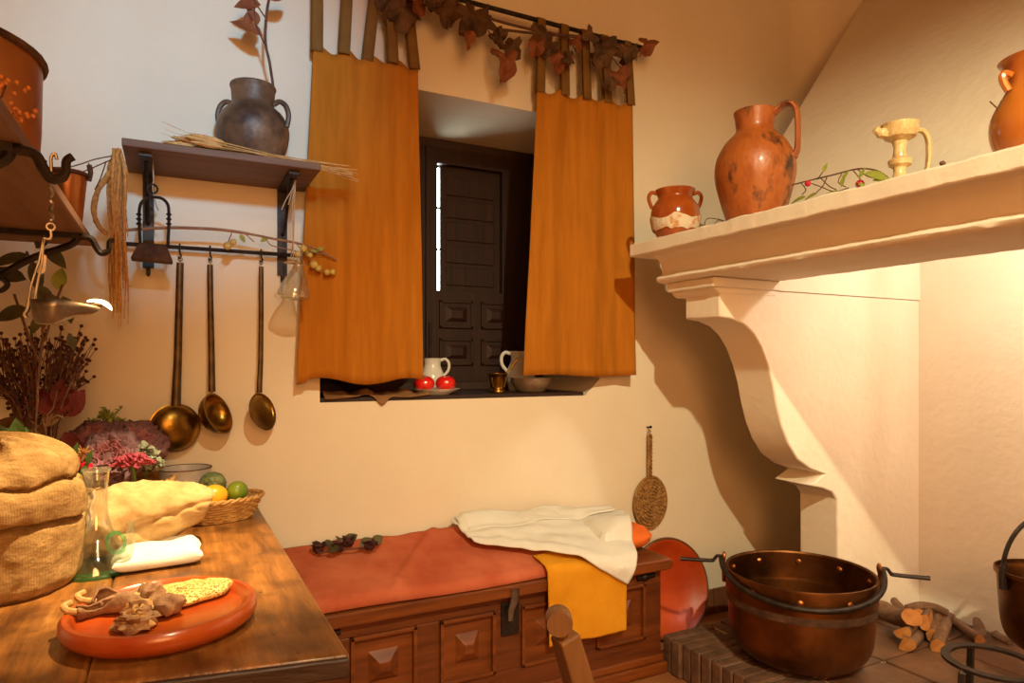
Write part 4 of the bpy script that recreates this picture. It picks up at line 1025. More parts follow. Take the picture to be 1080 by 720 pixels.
for s in (-1, 1):
    m = MB(); m.tube([(s * .262, 0, HC - .06), (s * .264, 0, HC), (s * .262, 0, HC + .035), (s * .258, 0, HC + .042)], [.016, .015, .014, .011], 8, flat=.45, ref=(0, 1, 0)); m.tube(arc((s * .262, 0, HC + .030), .014, 0, 2 * PI, 15, (0, 1, 0), (0, 0, 1))[:-1], .006, 8, closed=True)
    lu = m.build('lug', M['copper'], ca)
    m = MB(); m.tube(spline([(s * .255, 0, HC + .03), (s * .285, 0, HC + .032), (s * .298, 0, HC + .018), (s * .315, 0, HC + .012), (s * .42, -.0, HC + .010)], 4), [.006] * 9 + [.0075] * 7 + [.0085], 8); m.build('crank_handle', M['iron'], lu)
m = MB(); pts = []
for i in range(41):
    w = PI + PI * i / 40; x = .272 * math.cos(w); y = .276 * math.sin(w); pts.append((x, y, HC + .028 - .075 * math.sin(PI * i / 40) ** .8))
m.tube(pts, .0095, 10); m.build('bail', M['iron'], ca)

# firewood
def log(label, a, b, r0, r1, split, seed):
    t = thing('firewood_log', label, 'firewood', a, group='firewood stacked on the hearth'); o = Vector(a); d = Vector(b) - o; L = d.length; d.normalize()
    up = Vector((0, 0, 1)); up = (up - d * up.dot(d)).normalized(); sd = d.cross(up); N = 28; rnd = random.Random(seed); ph = rnd.random() * 6
    def rad(w, s):
        k = 1 + .12 * math.sin(2 * w + ph) + .16 * noise.noise(Vector((math.cos(w) * 1.4, math.sin(w) * 1.4, s * 2.5 + seed))) + .07 * noise.noise(Vector((math.cos(w) * 4, math.sin(w) * 4, s * 5 + seed)))
        if split:
            c = math.cos(w - ph); k = min(k, .45 / max(.2, c)) if c > 0 else k
        return k
    m = MB()
    def f(i, j):
        w = 2 * PI * i; s = j; r = (r0 + (r1 - r0) * s) * rad(w, s); bend = .02 * math.sin(PI * s) * math.sin(ph)
        return d * (L * s) + up * (r * math.cos(w) + bend) + sd * r * math.sin(w)
    m.grid(f, N, 14, True); b0 = len(m.v) - N; m.f.append(tuple(b0 + k for k in range(N))); m.build('bark', M['bark'], t, angle=45)
    e = MB(); vs = [Vector(f(k / N, 0)) - d * .001 for k in range(N)]; vs.append(-d * .0025 + up * .0); e.add(vs, [(N, (k + 1) % N, k) for k in range(N)])
    if split and False: pass
    e.build('cut_end', M['cut_wood'], t, smooth=False)
    if split:
        e = MB(); vs = []; 
        for k in range(5):
            s = k / 4; r = (r0 + (r1 - r0) * s)
            for q in (-1, 1):
                w = ph; n_ = up * math.cos(w) + sd * math.sin(w); tt = -up * math.sin(w) + sd * math.cos(w); bend = .02 * math.sin(PI * s) * math.sin(ph)
                vs.append(d * (L * s) + up * bend + n_ * (r * .455) + tt * (q * r * .85))
        e.add(vs, [(2 * k, 2 * k + 1, 2 * k + 3, 2 * k + 2) for k in range(4)]); e.build('split_face', M['cut_wood'], t, smooth=False)
    return t
def P6(x, y, yd): return at(860 + x / 4.236, 550 + y / 4.236, yd)
px6 = lambda n: n / 4.236 / 705 * 2.55
lg = [('bottom firewood log with a broad orange cut end on the tiles', P6(400, 562, 1.56), P6(520, 500, 1.76), 32, 34, True),
      ('lowest firewood log on the trivet side, its pale end at the tiles', P6(545, 596, 1.50), P6(620, 520, 1.72), 26, 26, False),
      ('split firewood log with a bright orange end above the bottom log', P6(388, 492, 1.585), P6(500, 460, 1.76), 28, 30, True),
      ('small firewood log end between the two middle stacks, lower one', P6(527, 512, 1.55), P6(600, 470, 1.76), 26, 26, True),
      ('small yellow firewood end just above the middle of the pile', P6(492, 452, 1.575), P6(570, 430, 1.76), 27, 28, True),
      ('thick grey bark log on the cauldron side of the firewood pile', P6(430, 428, 1.57), P6(312, 398, 1.74), 36, 44, False),
      ('curved stick lying on top of the thick grey firewood log', P6(455, 402, 1.60), P6(352, 352, 1.73), 16, 15, False),
      ('flat split stick lying across the top of the firewood', P6(585, 405, 1.60), P6(405, 388, 1.64), 14, 15, True),
      ('long grey branch sloping down the back of the firewood pile', P6(735, 500, 1.52), P6(590, 418, 1.72), 24, 24, False),
      ('long split board sloping forward to the trivet', P6(735, 610, 1.46), P6(560, 455, 1.68), 22, 22, True),
      ('thin split stick between the grey branch and the long board', P6(800, 565, 1.48), P6(610, 455, 1.68), 15, 16, True)]
for i, (lab, a, b, r0, r1, s) in enumerate(lg):
    a = Vector(a); b = Vector(b)
    if b.x > XB - .06:
        k = (XB - .06 - a.x) / (b.x - a.x); b = a + (b - a) * k
    r0, r1 = px6(r0) * 1.12, px6(r1) * 1.12; a.z = max(a.z, HE + r0 * .9); b.z = max(b.z, HE + r1 * .95)
    log(lab, a, b, r0, r1, s, i)

# copper pot hanging over the hearth, cut by the picture's edge
kc = V(2.525, 1.141 - D, .285)
kp = thing('copper_pot', 'smaller copper pot with iron bail hanging over the hearth', 'pot', kc)
m = MB(); vessel(m, [(.06, 0), (.09, .008), (.118, .04), (.130, .09), (.136, .17), (.140, .235), (.147, .24), (.147, .255)], .004, 48); m.build('body', M['copper_dark'], kp)
d = Vector((CS, -SN, 0)); 
for s in (-1, 1):
    m = MB(); m.tube([d * s * .148 + V(0, 0, .20), d * s * .151 + V(0, 0, .25), d * s * .143 + V(0, 0, .285)], [.012, .011, .008], 8); m.build('lug', M['iron'], kp)
m = MB(); m.tube(arc((0, 0, .25), .150, 0, PI, 25, tuple(d), (0, 0, 1), .19), .007, 8); m.build('bail', M['iron'], kp)
pc = thing('pot_chain', 'iron pot chain hanging inside the fireplace hood', 'chain', (kc.x, kc.y, kc.z + .44))
ztop = 1.64 + (kc.x - 2.10) * (2.72 - 1.64) / .8 - (kc.z + .44)
z = 0; i = 0
m = MB(); m.tube(spline([(0, 0, .05), (.0, 0, .035), (.016, 0, .010), (.004, 0, -.008), (-.014, 0, .004)], 5), .005, 8)
m.build('hook', M['iron'], pc)
m = MB(); z = .05
while z < ztop + .01:
    ax = (1, 0, 0) if i % 2 else (0, 1, 0); m.tube(arc((0, 0, z + .018), .010, 0, 2 * PI, 13, ax, (0, 0, 1), .022)[:-1], .0035, 6, closed=True); z += .034; i += 1
m.build('chain_links', M['iron'], pc)
# trivet
tc = at(1047, 698, 1.075)
tv = thing('trivet', 'three-legged black iron trivet on the hearth before the firewood', 'trivet', (tc.x, tc.y, HE))
zt = tc.z - HE; R = .125
m = MB(); m.lathe([(R - .024, zt - .004), (R, zt - .004), (R, zt + .004), (R - .024, zt + .004), (R - .024, zt - .004)], 48); m.build('ring', M['iron'], tv, angle=30)
d = Vector((CS, -SN, 0)); e = Vector((SN, CS, 0))
for k, w in enumerate((200, 320, 80)):
    w = math.radians(w); c = d * math.cos(w) + e * math.sin(w); m = MB(); m.tube([c * (R + .03) + V(0, 0, 0), c * (R + .014) + V(0, 0, .03), c * (R - .002) + V(0, 0, zt - .012), c * (R - .012) + V(0, 0, zt - .003)], [.011, .011, .011, .009], 4, ref=tuple(c)); m.build('leg', M['iron'], tv, smooth=False)
m = MB(); m.tube([d * (R - .01) + V(0, 0, zt), d * (R + .26) - e * .02 + V(0, 0, zt)], [.010, .008], 6, flat=.4, ref=tuple(e)); m.build('handle', M['iron'], tv)

# ================================================================== on the mantel
MZ = 1.681
def on_mantel(u, x, off=0): return V(x, at_x(u, 200, x).y, MZ)
p = on_mantel(712, 1.715)
t = thing('clay_pot', 'small honey-glazed two-handled pot with flaked white base on the mantel', 'pot', p); t.scale = (1.05, 1.05, 1.05)
m = MB(); pr = [(.052, 0), (.058, .004), (.080, .045), (.088, .085), (.083, .120), (.066, .148), (.062, .158), (.070, .178), (.072, .184)]
vessel(m, pr, .005, 40); m.build('body', M['pot_glaze'], t)
m = MB(); N = 48
def fl_(i, j):
    w = 2 * PI * i; z = .042 + (.036 + .007 * math.sin(w * 5) + .006 * nz(math.cos(w) * 3, math.sin(w) * 3)) * j - .016 * (1 - j) * (.5 + .5 * nz(math.cos(w) * 4, math.sin(w) * 4, 5))
    rr = .080 + (z - .045) / .04 * .008 if z > .045 else .058 + (z - .004) / .041 * .022
    return ((rr + .0045) * math.cos(w), (rr + .0045) * math.sin(w), z)
m.grid(fl_, 60, 5, True); m.build('slip_band', M['flake'], t, label='flaked off-white band around the foot')
d = Vector((CS, -SN, 0))
for s in (-1, 1):
    m = MB(); m.tube(spline([d * s * .066 + V(0, 0, .172), d * s * .086 + V(0, 0, .176), d * s * .096 + V(0, 0, .155), d * s * .084 + V(0, 0, .118)], 5), .007, 8); m.build('handle', M['pot_glaze'], t)
p = on_mantel(796, 1.825)
t = thing('clay_jug', 'tall stained orange clay jug with strap handle on the mantel', 'jug', p); t.scale = (1.05, 1.05, 1.05)
m = MB(); pr = [(.072, 0), (.078, .004), (.100, .06), (.122, .14), (.130, .19), (.124, .24), (.098, .29), (.070, .318), (.062, .33), (.060, .345), (.066, .385), (.068, .395)]
vessel(m, pr, .006, 48); m.build('body', M['jug_clay'], t)
d2 = (Vector((CS, -SN, 0)) * .86 - Vector((SN, CS, 0)) * .5).normalized()
m = MB(); m.tube(spline([d2 * .055 + V(0, 0, .375), d2 * .090 + V(0, 0, .402), d2 * .118 + V(0, 0, .398), d2 * .131 + V(0, 0, .37), d2 * .134 + V(0, 0, .31), d2 * .132 + V(0, 0, .25), d2 * .122 + V(0, 0, .225)], 6), .0095, 10, flat=2.5, ref=tuple(d2)); m.build('handle', M['jug_clay'], t)
p = on_mantel(949, 1.74)
t = thing('clay_lamp', 'yellow glazed clay pedestal oil lamp with a curved handle on the mantel', 'lamp', p); t.scale = (1.05, 1.05, 1.05)
m = MB(); m.lathe([(0, 0), (.040, 0), (.043, .006), (.034, .016), (.018, .03), (.014, .045), (.016, .055), (.026, .062), (.027, .074), (.017, .082), (.014, .105), (.018, .122), (.036, .132), (.042, .148), (.044, .166), (.040, .166), (.036, .150), (.02, .138), (0, .136)], 32); m.build('body', M['lamp_clay'], t)
d = Vector((CS, -SN, 0)); m = MB()
m.tube(spline([d * -.030 + V(0, 0, .143), d * -.050 + V(0, 0, .145), d * -.064 + V(0, 0, .156)], 4), [.014] * 5 + [.010] * 3 + [.006], 8); m.build('spout', M['lamp_clay'], t)
m = MB(); m.tube(spline([d * .038 + V(0, 0, .150), d * .058 + V(0, 0, .150), d * .072 + V(0, 0, .128), d * .074 + V(0, 0, .08), d * .068 + V(0, 0, .035), d * .060 + V(0, 0, .012), d * .036 + V(0, 0, .006)], 5), .0062, 8, flat=1.4); m.build('handle', M['lamp_clay'], t)
p = on_mantel(1095, 1.785)
t = thing('clay_vase', 'smooth orange clay vase with flaring mouth beside the black forked twig', 'vase', p); t.scale = (1.05, 1.05, 1.0)
m = MB(); vessel(m, [(.055, 0), (.062, .004), (.082, .04), (.090, .08), (.084, .12), (.062, .165), (.056, .19), (.064, .225), (.074, .24)], .005, 48); m.build('body', M['vase_clay'], t)
m = MB(); m.tube(spline([-d * .060 + V(0, 0, .20), -d * .075 + V(0, 0, .205), -d * .078 + V(0, 0, .190), -d * .066 + V(0, 0, .165)], 4), .008, 8); m.build('ear', M['vase_clay'], t)
# sprig with green leaves and red berries
s0 = on_mantel(880, 1.68)
sp = thing('berry_branch', 'thin branch with green leaves and red berries lying on the mantel', 'branch', s0); o = Vector(sp.location)
def q(u, v, x=1.68):
    p_ = at_x(u, v, x); p_.z = max(p_.z, MZ + .005); return p_ - o
m = MB(); m.tube(spline([q(835, 195), q(855, 190), q(880, 184), q(905, 178), q(925, 180), q(940, 190)], 5), .0022, 6)
for pts in ([(845, 193), (850, 200), (846, 205)], [(862, 189), (868, 181), (872, 175)], [(866, 188), (874, 196), (882, 200)], [(872, 187), (868, 196), (860, 204)], [(888, 183), (884, 192), (892, 197)], [(900, 180), (908, 190), (906, 196)], [(852, 192), (866, 197), (880, 202), (895, 198)], [(905, 179), (915, 186), (925, 188)]):
    m.tube(spline([q(u, v) for u, v in pts], 3), .0016, 5)
m.build('stem', M['twig'], sp)
m = MB()
for (u, v, du, dv, L) in ((850, 208, -22, 6, .07), (862, 204, -20, 8, .06), (870, 205, 18, -2, .06), (885, 202, -16, 4, .055), (888, 190, 4, -7, .03), (890, 186, -3, 10, .03), (906, 188, 4, -8, .03), (912, 182, 22, 4, .075), (920, 190, 16, -2, .06), (905, 192, 8, 6, .03), (868, 182, 3, -8, .03)):
    m.leaf(q(u, v, 1.655), q(u + du, v + dv, 1.655) - q(u, v, 1.655), (-.6, -.5, .6), L, L * .38, .2, .25)
m.build('foliage', M['leaf_green'], sp)
for (u, v, r) in ((852, 193.5, 4), (907, 194, 5)):
    m = MB(); m.ell(q(u, v, 1.665), r / 705 * 1.8 * .9, 14); m.build('berry', M['berry'], sp)
wi = thing('twig', 'small dark bent twig between the two clay vessels on the mantel', 'twig', on_mantel(742, 1.64)); o = Vector(wi.location)
q = lambda u, v: at_x(u, v, 1.64) - o
m = MB(); m.tube(spline([q(743, 241), q(744, 233), q(748, 230), q(757, 231), q(764, 233)], 4), .0016, 6); m.tube(spline([q(752, 238), q(758, 232), q(766, 236)], 4), .0014, 6); m.build('stem', M['twig'], wi)
tw = thing('twig', 'short black forked twig against the orange vase', 'twig', on_mantel(1048, 1.715)); o = Vector(tw.location)
q = lambda u, v: at_x(u, v, 1.715) - o
m = MB(); m.tube(spline([q(1062, 150), q(1056, 125), q(1053, 116), q(1044, 107)], 4), .0018, 6); m.tube(spline([q(1054, 117), q(1055, 110), q(1056, 106)], 3), .0015, 6); m.build('stem', M['twig'], tw)
nt_ = thing('nut', 'tiny brown nut shell on the mantel between lamp and vase', 'nut', on_mantel(994, 1.62)); m = MB(); m.ell((0, 0, .006), (.008, .006, .006), 12, lump=.2); m.build('shell', M['twig'], nt_)

# ================================================================== table and what stands on it
TZ = .74
tbx = [(.26, 1.10), (.252, 2.40)]
tt = thing('wooden_table', 'heavy worn oiled wooden table with thick planks, lit by the spotlight', 'table', (0, 1.7 - D, 0)); o = Vector(tt.location)
xs = [XL + .006, -.118, .26]
m = MB(); yfront = lambda x: 1.10 + (.26 - x) * .175
for a, b in zip(xs[:-1], xs[1:]):
    a += .0004; b -= .0004
    N = 12; top = []
    pts = [(a, yfront(a)), (b, yfront(b)), (b - (.008 if b > .25 else 0), 2.40), (a, 2.40)]
    vs = [V(x, y - D, TZ) - o for x, y in pts] + [V(x, y - D, TZ - .036) - o for x, y in pts]
    m.add(vs, [(0, 1, 2, 3), (7, 6, 5, 4), (0, 4, 5, 1), (1, 5, 6, 2), (2, 6, 7, 3), (3, 7, 4, 0)])
m.build('tabletop', M['table_wood'], tt, smooth=True, bevel=.007, seg=3, angle=30)
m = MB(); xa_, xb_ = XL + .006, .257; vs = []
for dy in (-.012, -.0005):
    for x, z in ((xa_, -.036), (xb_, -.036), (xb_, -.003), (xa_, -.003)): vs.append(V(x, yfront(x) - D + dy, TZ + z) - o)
m.add(vs, [(0, 1, 2, 3), (7, 6, 5, 4), (0, 4, 5, 1), (1, 5, 6, 2), (2, 6, 7, 3), (3, 7, 4, 0)]); m.build('front_edge_shade', M['table_shade'], tt, smooth=True, bevel=.004, angle=30, label='front edge coloured dark for its shade')  # dark strip puts the shade of the front edge into its colour
m = MB()
m.bb(XL + .05, .19, 1.30 - D - o.y, 1.33 - D - o.y, .60, .703); m.bb(XL + .05, .19, 2.28 - D - o.y, 2.31 - D - o.y, .60, .703); m.bb(.16, .19, 1.30 - D - o.y, 2.31 - D - o.y, .60, .703); m.build('apron', M['table_shade'], tt, smooth=False, bevel=.003)
for lx in (XL + .08, .165):
    for ly in (1.31, 2.29): m = MB(); m.bb(lx - .035, lx + .035, ly - D - o.y - .035, ly - D - o.y + .035, 0, .702); m.build('leg', M['table_shade'], tt, smooth=False, bevel=.005)
def spot_on(u, v, yd): p = at(u, v, yd); return V(p.x, p.y, TZ)
# big burlap sack
sk = thing('burlap_sack', 'full brown burlap sack with folded top standing on the table', 'sack', (-.335, 1.765 - D, TZ))
def ridge(x, y, z): return 1 - 2 * abs(noise.noise(Vector((x, y, z))))
def skf(i, j):
    w = 2 * PI * i; h = j; HT = .288; z = HT * h
    e1 = .148; e2 = .228
    c, s = math.cos(w), math.sin(w)
    z1 = e1 + .012 * nz(c * 1.5, s * 1.5, 3); z2_ = e2 + .020 * nz(c * 1.5, s * 1.5, 7); g = max(0, min(1, .35 + .9 * c - .3 * s))
    r = .160
    if z < z1: r *= .97 - .11 * math.exp(-((z - z1) / .009) ** 2) - .10 * (1 - min(1, z / .03)) ** 2 + .03 * math.sin(PI * z / z1)
    elif z < z2_: q = (z - z1) / (z2_ - z1); r *= 1.0 + .04 * math.sin(PI * q) - .12 * g * math.exp(-((z - z2_) / .009) ** 2) - .07 * q
    else:
        q = (z - z2_) / (HT - z2_); r *= (.93 - .04 * g) * math.sqrt(max(0, 1 - q ** 1.9)) + .05 * math.sin(PI * q) * c
    k_ = 1 + 1.3 * max(0, h - .5)
    r *= 1 + .06 * nz(c * 1.6, s * 1.6, z * 7) + .034 * k_ * ridge(c * 2.2, s * 2.2, z * 11 + 4) + .014 * k_ * ridge(c * 6, s * 6, z * 26)
    zz = z + .012 * nz(c * 2, s * 2, z * 3 + 9) * min(1, z * 20)
    if z > z2_:
        q = (z - z2_) / (HT - z2_); zz += q * (.055 * max(-.5, c * .8 + s * .25) * (1 - .4 * q) + .016 * ridge(c * 1.7, s * 1.7, 2.0))
    return (r * c * .98 + .01 * max(0, h - .5), r * s, max(0.0, zz))
MB().grid(skf, 110, 100, True).build('bag', M['burlap'], sk, angle=80)
# lying sack
bg2 = thing('burlap_sack', 'cream burlap sack lying on its side with open mouth, beside the glass decanter', 'sack', (-.075, 1.925 - D, TZ)); 
TB = [(0, -.165, .045, .008, .012), (.08, -.160, .052, .042, .062), (.2, -.13, .070, .068, .098), (.4, -.06, .084, .082, .108), (.58, .02, .088, .080, .100), (.72, .09, .094, .064, .086),
      (.82, .135, .100, .048, .070), (.87, .155, .102, .038, .058), (.90, .160, .102, .030, .048), (.93, .150, .101, .026, .042), (1.0, .06, .095, .012, .02)]
def lsf(i, j):
    w = 2 * PI * i
    for p, n_ in zip(TB[:-1], TB[1:]):
        if j <= n_[0] + 1e-9:
            t_ = (j - p[0]) / (n_[0] - p[0]); x, cz, rz, ry = [p[k] + (n_[k] - p[k]) * t_ for k in (1, 2, 3, 4)]; break
    c, s = math.cos(w), math.sin(w); out = 1 if j < .89 else .2
    n = 1 + out * (.10 * nz(x * 9 + c, c * 1.4, s * 1.4) + .085 * ridge(x * 13 + s * 1.2, c * 1.7, s * 1.6 + x * 12) + .035 * ridge(x * 34 + s * 3, c * 3, s * 3 + 3))
    n -= out * .13 * math.exp(-((s + .05 - 3.2 * x) / .09) ** 2) * (c > -.2)
    y = ry * c * n; z = cz + rz * s * n
    return (x + .012 * s * (j > .6), -y + .03 * j, max(.002, z))
MB().grid(lsf, 90, 90, True).build('bag', M['linen_bright'], bg2, angle=80)
m = MB(); pts = []
for i in range(21):
    v = Vector(lsf(.04 + .34 * i / 20, .30)); pts.append(v + V(.003 * math.sin(i), -.002, .002))
m.tube(pts, .0045, 6)
m.build('drawstring', M['cord'], bg2)
fc_ = thing('folded_cloth', 'folded white cloth tucked under the lying sack on the table', 'cloth', (-.03, 1.815 - D, TZ))
def fcf(i, j):
    w = 2 * PI * i; x = -.095 + .185 * j; e = (1 - abs(2 * j - 1) ** 7) ** .5
    c, s = math.cos(w), math.sin(w); y = .085 * abs(c) ** .55 * (1 if c > 0 else -1); z = .021 + .021 * abs(s) ** .6 * (1 if s > 0 else -1) * e
    z += (.006 * nz(x * 14, y * 14, 2) + .004 * math.sin(y * 90 + x * 20)) * (s > 0) * e
    return (x + .012 * nz(y * 20, z * 20) , y * (1 if e > .3 else .97) + .1 * x, max(.001, z + .0))
MB().grid(fcf, 48, 30, True).build('fabric', M['white_cloth'], fc_, angle=80)
# glass decanter with spout
pr_ = thing('glass_porron', 'clear glass spouted wine decanter with green base on the table', 'decanter', spot_on(102, 604, 1.787)); o = Vector(pr_.location)
m = MB(); pf_ = [(.067, .002), (.0725, .010), (.070, .022), (.058, .046), (.042, .075), (.030, .102), (.0235, .13), (.0215, .16), (.0225, .20), (.0265, .228), (.0285, .234)]
m.lathe(pf_ + [(r - .0025, z) for r, z in reversed(pf_)], 44); 
m.build('body', M['glass'], pr_)
m = MB(); m.lathe([(0, .0), (.062, .0), (.069, .003), (.0725, .010), (.071, .016), (.064, .010), (.05, .006), (0, .010)], 44); m.build('base', M['glass_green'], pr_, label='thick green glass foot')
d = (Vector((CS, -SN, 0)) * .96 - Vector((SN, CS, 0)) * .2).normalized()
m = MB(); sp_ = spline([d * .052 + V(0, 0, .030), d * .074 + V(0, 0, .048), d * .086 + V(0, 0, .078), d * .094 + V(0, 0, .122)], 6)
n = len(sp_); m.tube(sp_, [.026 - .0215 * (k / (n - 1)) ** .8 for k in range(n)], 20, cap=False); m.build('spout', M['glass_edge'], pr_)
m = MB(); m.tube(arc((0, 0, .234), .0275, 0, 2 * PI, 29, (1, 0, 0), (0, 1, 0))[:-1], .0022, 8, closed=True); m.build('lip', M['glass_edge'], pr_)
m = MB(); m.tube(arc(d * .052 + V(0, 0, .070), .023, 0, 2 * PI, 25, tuple(d), (0, 0, 1))[:-1], .0042, 8, closed=True); m.build('handle', M['glass_green'], pr_)
# round terracotta dish with mushrooms and honeycomb
pc_ = at_z(172, 650, TZ + .02)
dh = thing('terracotta_dish', 'round orange terracotta dish at the front of the table', 'dish', (pc_.x, pc_.y, TZ))
m = MB(); m.lathe([(0, 0), (.128, 0), (.142, .006), (.155, .016), (.159, .026), (.158, .038), (.153, .044), (.145, .044), (.138, .038), (.133, .029), (.127, .026), (0, .026)], 72); m.build('body', M['terracotta'], dh)
DZ = TZ + .0265
hp = at_z(186, 632, DZ)
hb = thing('honeycomb', 'oval slab of yellow honeycomb on the terracotta dish', 'honeycomb', (hp.x, hp.y, DZ))
def hf(i, j):
    w = 2 * PI * i; p = j * PI; rr = math.sin(p) ** .35 if 0 < j < 1 else 0; z = -math.cos(p)
    k = 1 + .05 * math.sin(w * 3 + 1) + .04 * math.sin(w * 7); c, s = math.cos(w), math.sin(w)
    x = .098 * c * k * rr; y = .062 * s * k * rr
    return (x, y, .009 + .009 * z + (.006 * nz(x * 40, y * 40) + .006 * max(0, c)) * (z > 0))
MB().grid(hf, 48, 16, True).build('comb', M['honeycomb'], hb, rot=(0, 0, .1))
def mushroom(label, u, v, kind, seed):
    p = at_z(u, v, DZ + .012); t = thing('dried_mushroom', label, 'mushroom', (p.x, p.y, DZ), group='dried mushrooms on the terracotta dish'); rnd = random.Random(seed)
    if kind == 'cap':
        m = MB(); m.ell((0, 0, .020), (.027, .022, .019), 24, Matrix.Rotation(rnd.random() * 3, 3, 'Z'), .35, seed); m.build('cap', M['mushroom'], t)
        m = MB(); m.tube(spline([(-.012, 0, .018), (-.03, -.006, .014), (-.045, -.004, .008), (-.055, -.012, .006)], 4), [.010] * 5 + [.008] * 4 + [.006] * 4, 8); m.build('stem', M['mushroom_tan'], t)
    elif kind == 'curl':
        m = MB()
        def f(i, j):
            x = -.05 + .10 * j; w = -2.4 + 4.6 * i + .5 * math.sin(j * 6); r = .014 + .005 * math.sin(j * 7 + seed) + .003 * nz(i * 6, j * 9, seed)
            return (x, r * math.sin(w) + .010 * math.sin(j * 5), r * (1 - math.cos(w)) * .9 + .003)
        m.grid(f, 18, 20); m.build('cap', M['mushroom'], t, solid=.004, rot=(0, 0, rnd.uniform(.0, .9)))
        m = MB(); m.tube(spline([(-.04, -.01, .014), (-.062, -.014, .022), (-.068, -.004, .028), (-.058, .004, .03)], 4), .006, 8); m.build('stem', M['mushroom_tan'], t)
    else:
        m = MB()
        for k in range(9):
            w = k * .7 + seed + rnd.uniform(-.3, .3); d = V(math.cos(w), math.sin(w), 0); L = rnd.uniform(.010, .034)
            m.tube(spline([d * .004 + V(0, 0, .014), d * L * .6 + V(0, 0, .022 + rnd.uniform(-.006, .008)), d * L + V(rnd.uniform(-.01, .01), rnd.uniform(-.01, .01), rnd.uniform(.006, .02)), d * L * .9 + V(rnd.uniform(-.012, .012), rnd.uniform(-.012, .012), .012)], 4), [.008] * 5 + [.006] * 4 + [.004] * 4, 7, flat=.5)
        m.build('cap', M['mushroom_tan'], t)
        m = MB(); m.ell((0, 0, .014), (.030, .022, .015), 24, None, .9, seed); m.ell((.012, .010, .016), (.018, .014, .014), 18, None, .9, seed + 3); m.build('stem', M['mushroom'], t)
mushroom('round brown dried mushroom beside the honeycomb slab', 178, 642, 'cap', 1)
mushroom('tan dried mushroom torn into curls, in the middle of the heap', 150, 645, 'torn', 2)
mushroom('long curled dried mushroom at the dish rim nearest the decanter', 116, 641, 'curl', 3)
mushroom('dark rolled dried mushroom at the back of the heap', 128, 630, 'curl', 6)
mushroom('pale torn dried mushroom hanging at the front of the heap', 143, 656, 'torn', 9)
mushroom('small brown dried mushroom cap behind the tan one', 160, 630, 'cap', 12)
# fruit basket
fb = thing('wicker_basket', 'small oval golden wicker basket with fruit at the table corner', 'basket', spot_on(231, 549, 2.215)); 
fb.rotation_euler = (0, 0, .25); 
def basket(t, rx, ry, h, mat, rows, flare=.25, stakes=28):
    m = MB(); N = stakes * 4
    for k in range(rows):
        s = k / (rows - 1); f = 1 - flare + flare * s; pts = []
        for i in range(N):
            w = 2 * PI * i / N; wob_ = .0028 * math.cos(w * stakes / 2 + PI * k); pts.append(((rx * f + wob_) * math.cos(w), (ry * f + wob_) * math.sin(w), .004 + (h - .006) * s))
        m.tube(pts, h / rows * .46, 5, closed=True)
    m.lathe([(0, .001), (1 - flare, .001), (1 - flare, .005), (0, .005)], 40, sx=rx, sy=ry); m.build('weave', mat, t)
    m = MB()
    for i in range(stakes):
        w = 2 * PI * i / stakes; m.tube([(rx * (1 - flare) * math.cos(w), ry * (1 - flare) * math.sin(w), .003), (rx * math.cos(w), ry * math.sin(w), h)], .0022, 5)
    m.build('stakes', mat, t)
    m = MB()
    for q_ in range(2):
        pts = []
        for i in range(N):
            w = 2 * PI * i / N; b_ = w * stakes * .6 + q_ * PI; pts.append(((rx + .004 * math.cos(b_)) * math.cos(w), (ry + .004 * math.cos(b_)) * math.sin(w), h + .004 * math.sin(b_)))
        m.tube(pts, .0045, 6, closed=True)
    m.build('rim', mat, t)
basket(fb, .128, .085, .066, M['wicker'], 9)
m = MB(); 
for q_ in range(2): m.tube(spline([(-.118, .01 + q_ * .004, .062), (-.128, .01, .086), (-.10, .03, .105), (-.066, .05, .098), (-.055, .066, .068)], 6), .004, 6)
m.build('handle', M['wicker'], fb)
def fruit(name, label, cat, u, v, yd, r, mat, sx=1.15, rz=0.4, nip=True):
    p = at(u, v, yd); t = thing(name, label, cat, (p.x, p.y, p.z)); m = MB()
    def f(i, j):
        w = 2 * PI * i; ph = PI * j; k = math.sin(ph); a = -math.cos(ph)
        if nip and j > .93: a += (j - .93) * 1.6
        return (a * r * sx, r * k * math.cos(w), r * k * math.sin(w))
    m.grid(f, 24, 20, True); m.build('fruit', mat, t, rot=(0, -.2, rz)); return t
fruit('lemon', 'orange-yellow lemon in the wicker basket', 'lemon', 225, 524, 2.17, .036, M['lemon'])
fruit('lime', 'green lime at the end of the wicker basket', 'lime', 250, 518, 2.21, .031, M['lime'], 1.1, 1.0)
ap = at(223, 512, 2.25)
ar = thing('artichoke', 'green artichoke in the wicker basket behind the lemon', 'artichoke', (ap.x, ap.y, ap.z)); rnd = random.Random(4); m = MB()
rm = Matrix.Rotation(.9, 3, 'X') @ Matrix.Rotation(.5, 3, 'Y')
m.ell((0, 0, 0), (.036, .036, .036), 16)
for k in range(6):
    n = 10 - k
    for i in range(n):
        w = 2 * PI * (i + .5 * (k % 2)) / n; el = -.5 + k * .36; d = V(math.cos(w) * math.cos(el), math.sin(w) * math.cos(el), math.sin(el))
        up = V(-math.cos(w) * math.sin(el), -math.sin(w) * math.sin(el), math.cos(el)); m.leaf(rm @ (d * (.036 + .002 * k) - up * .006), rm @ (up + d * .12), rm @ d, .034, .026, .35, -.2)
m.build('scales', M['artichoke'], ar, solid=.0015)
wb2 = thing('bowl', 'deep grey-white bowl at the back of the table below the ladles', 'bowl', spot_on(195, 520, 2.335))
m = MB(); vessel(m, [(.045, 0), (.05, .004), (.066, .06), (.072, .12), (.077, .142), (.078, .146)], .004, 40); m.build('body', M['grey_ceramic'], wb2)
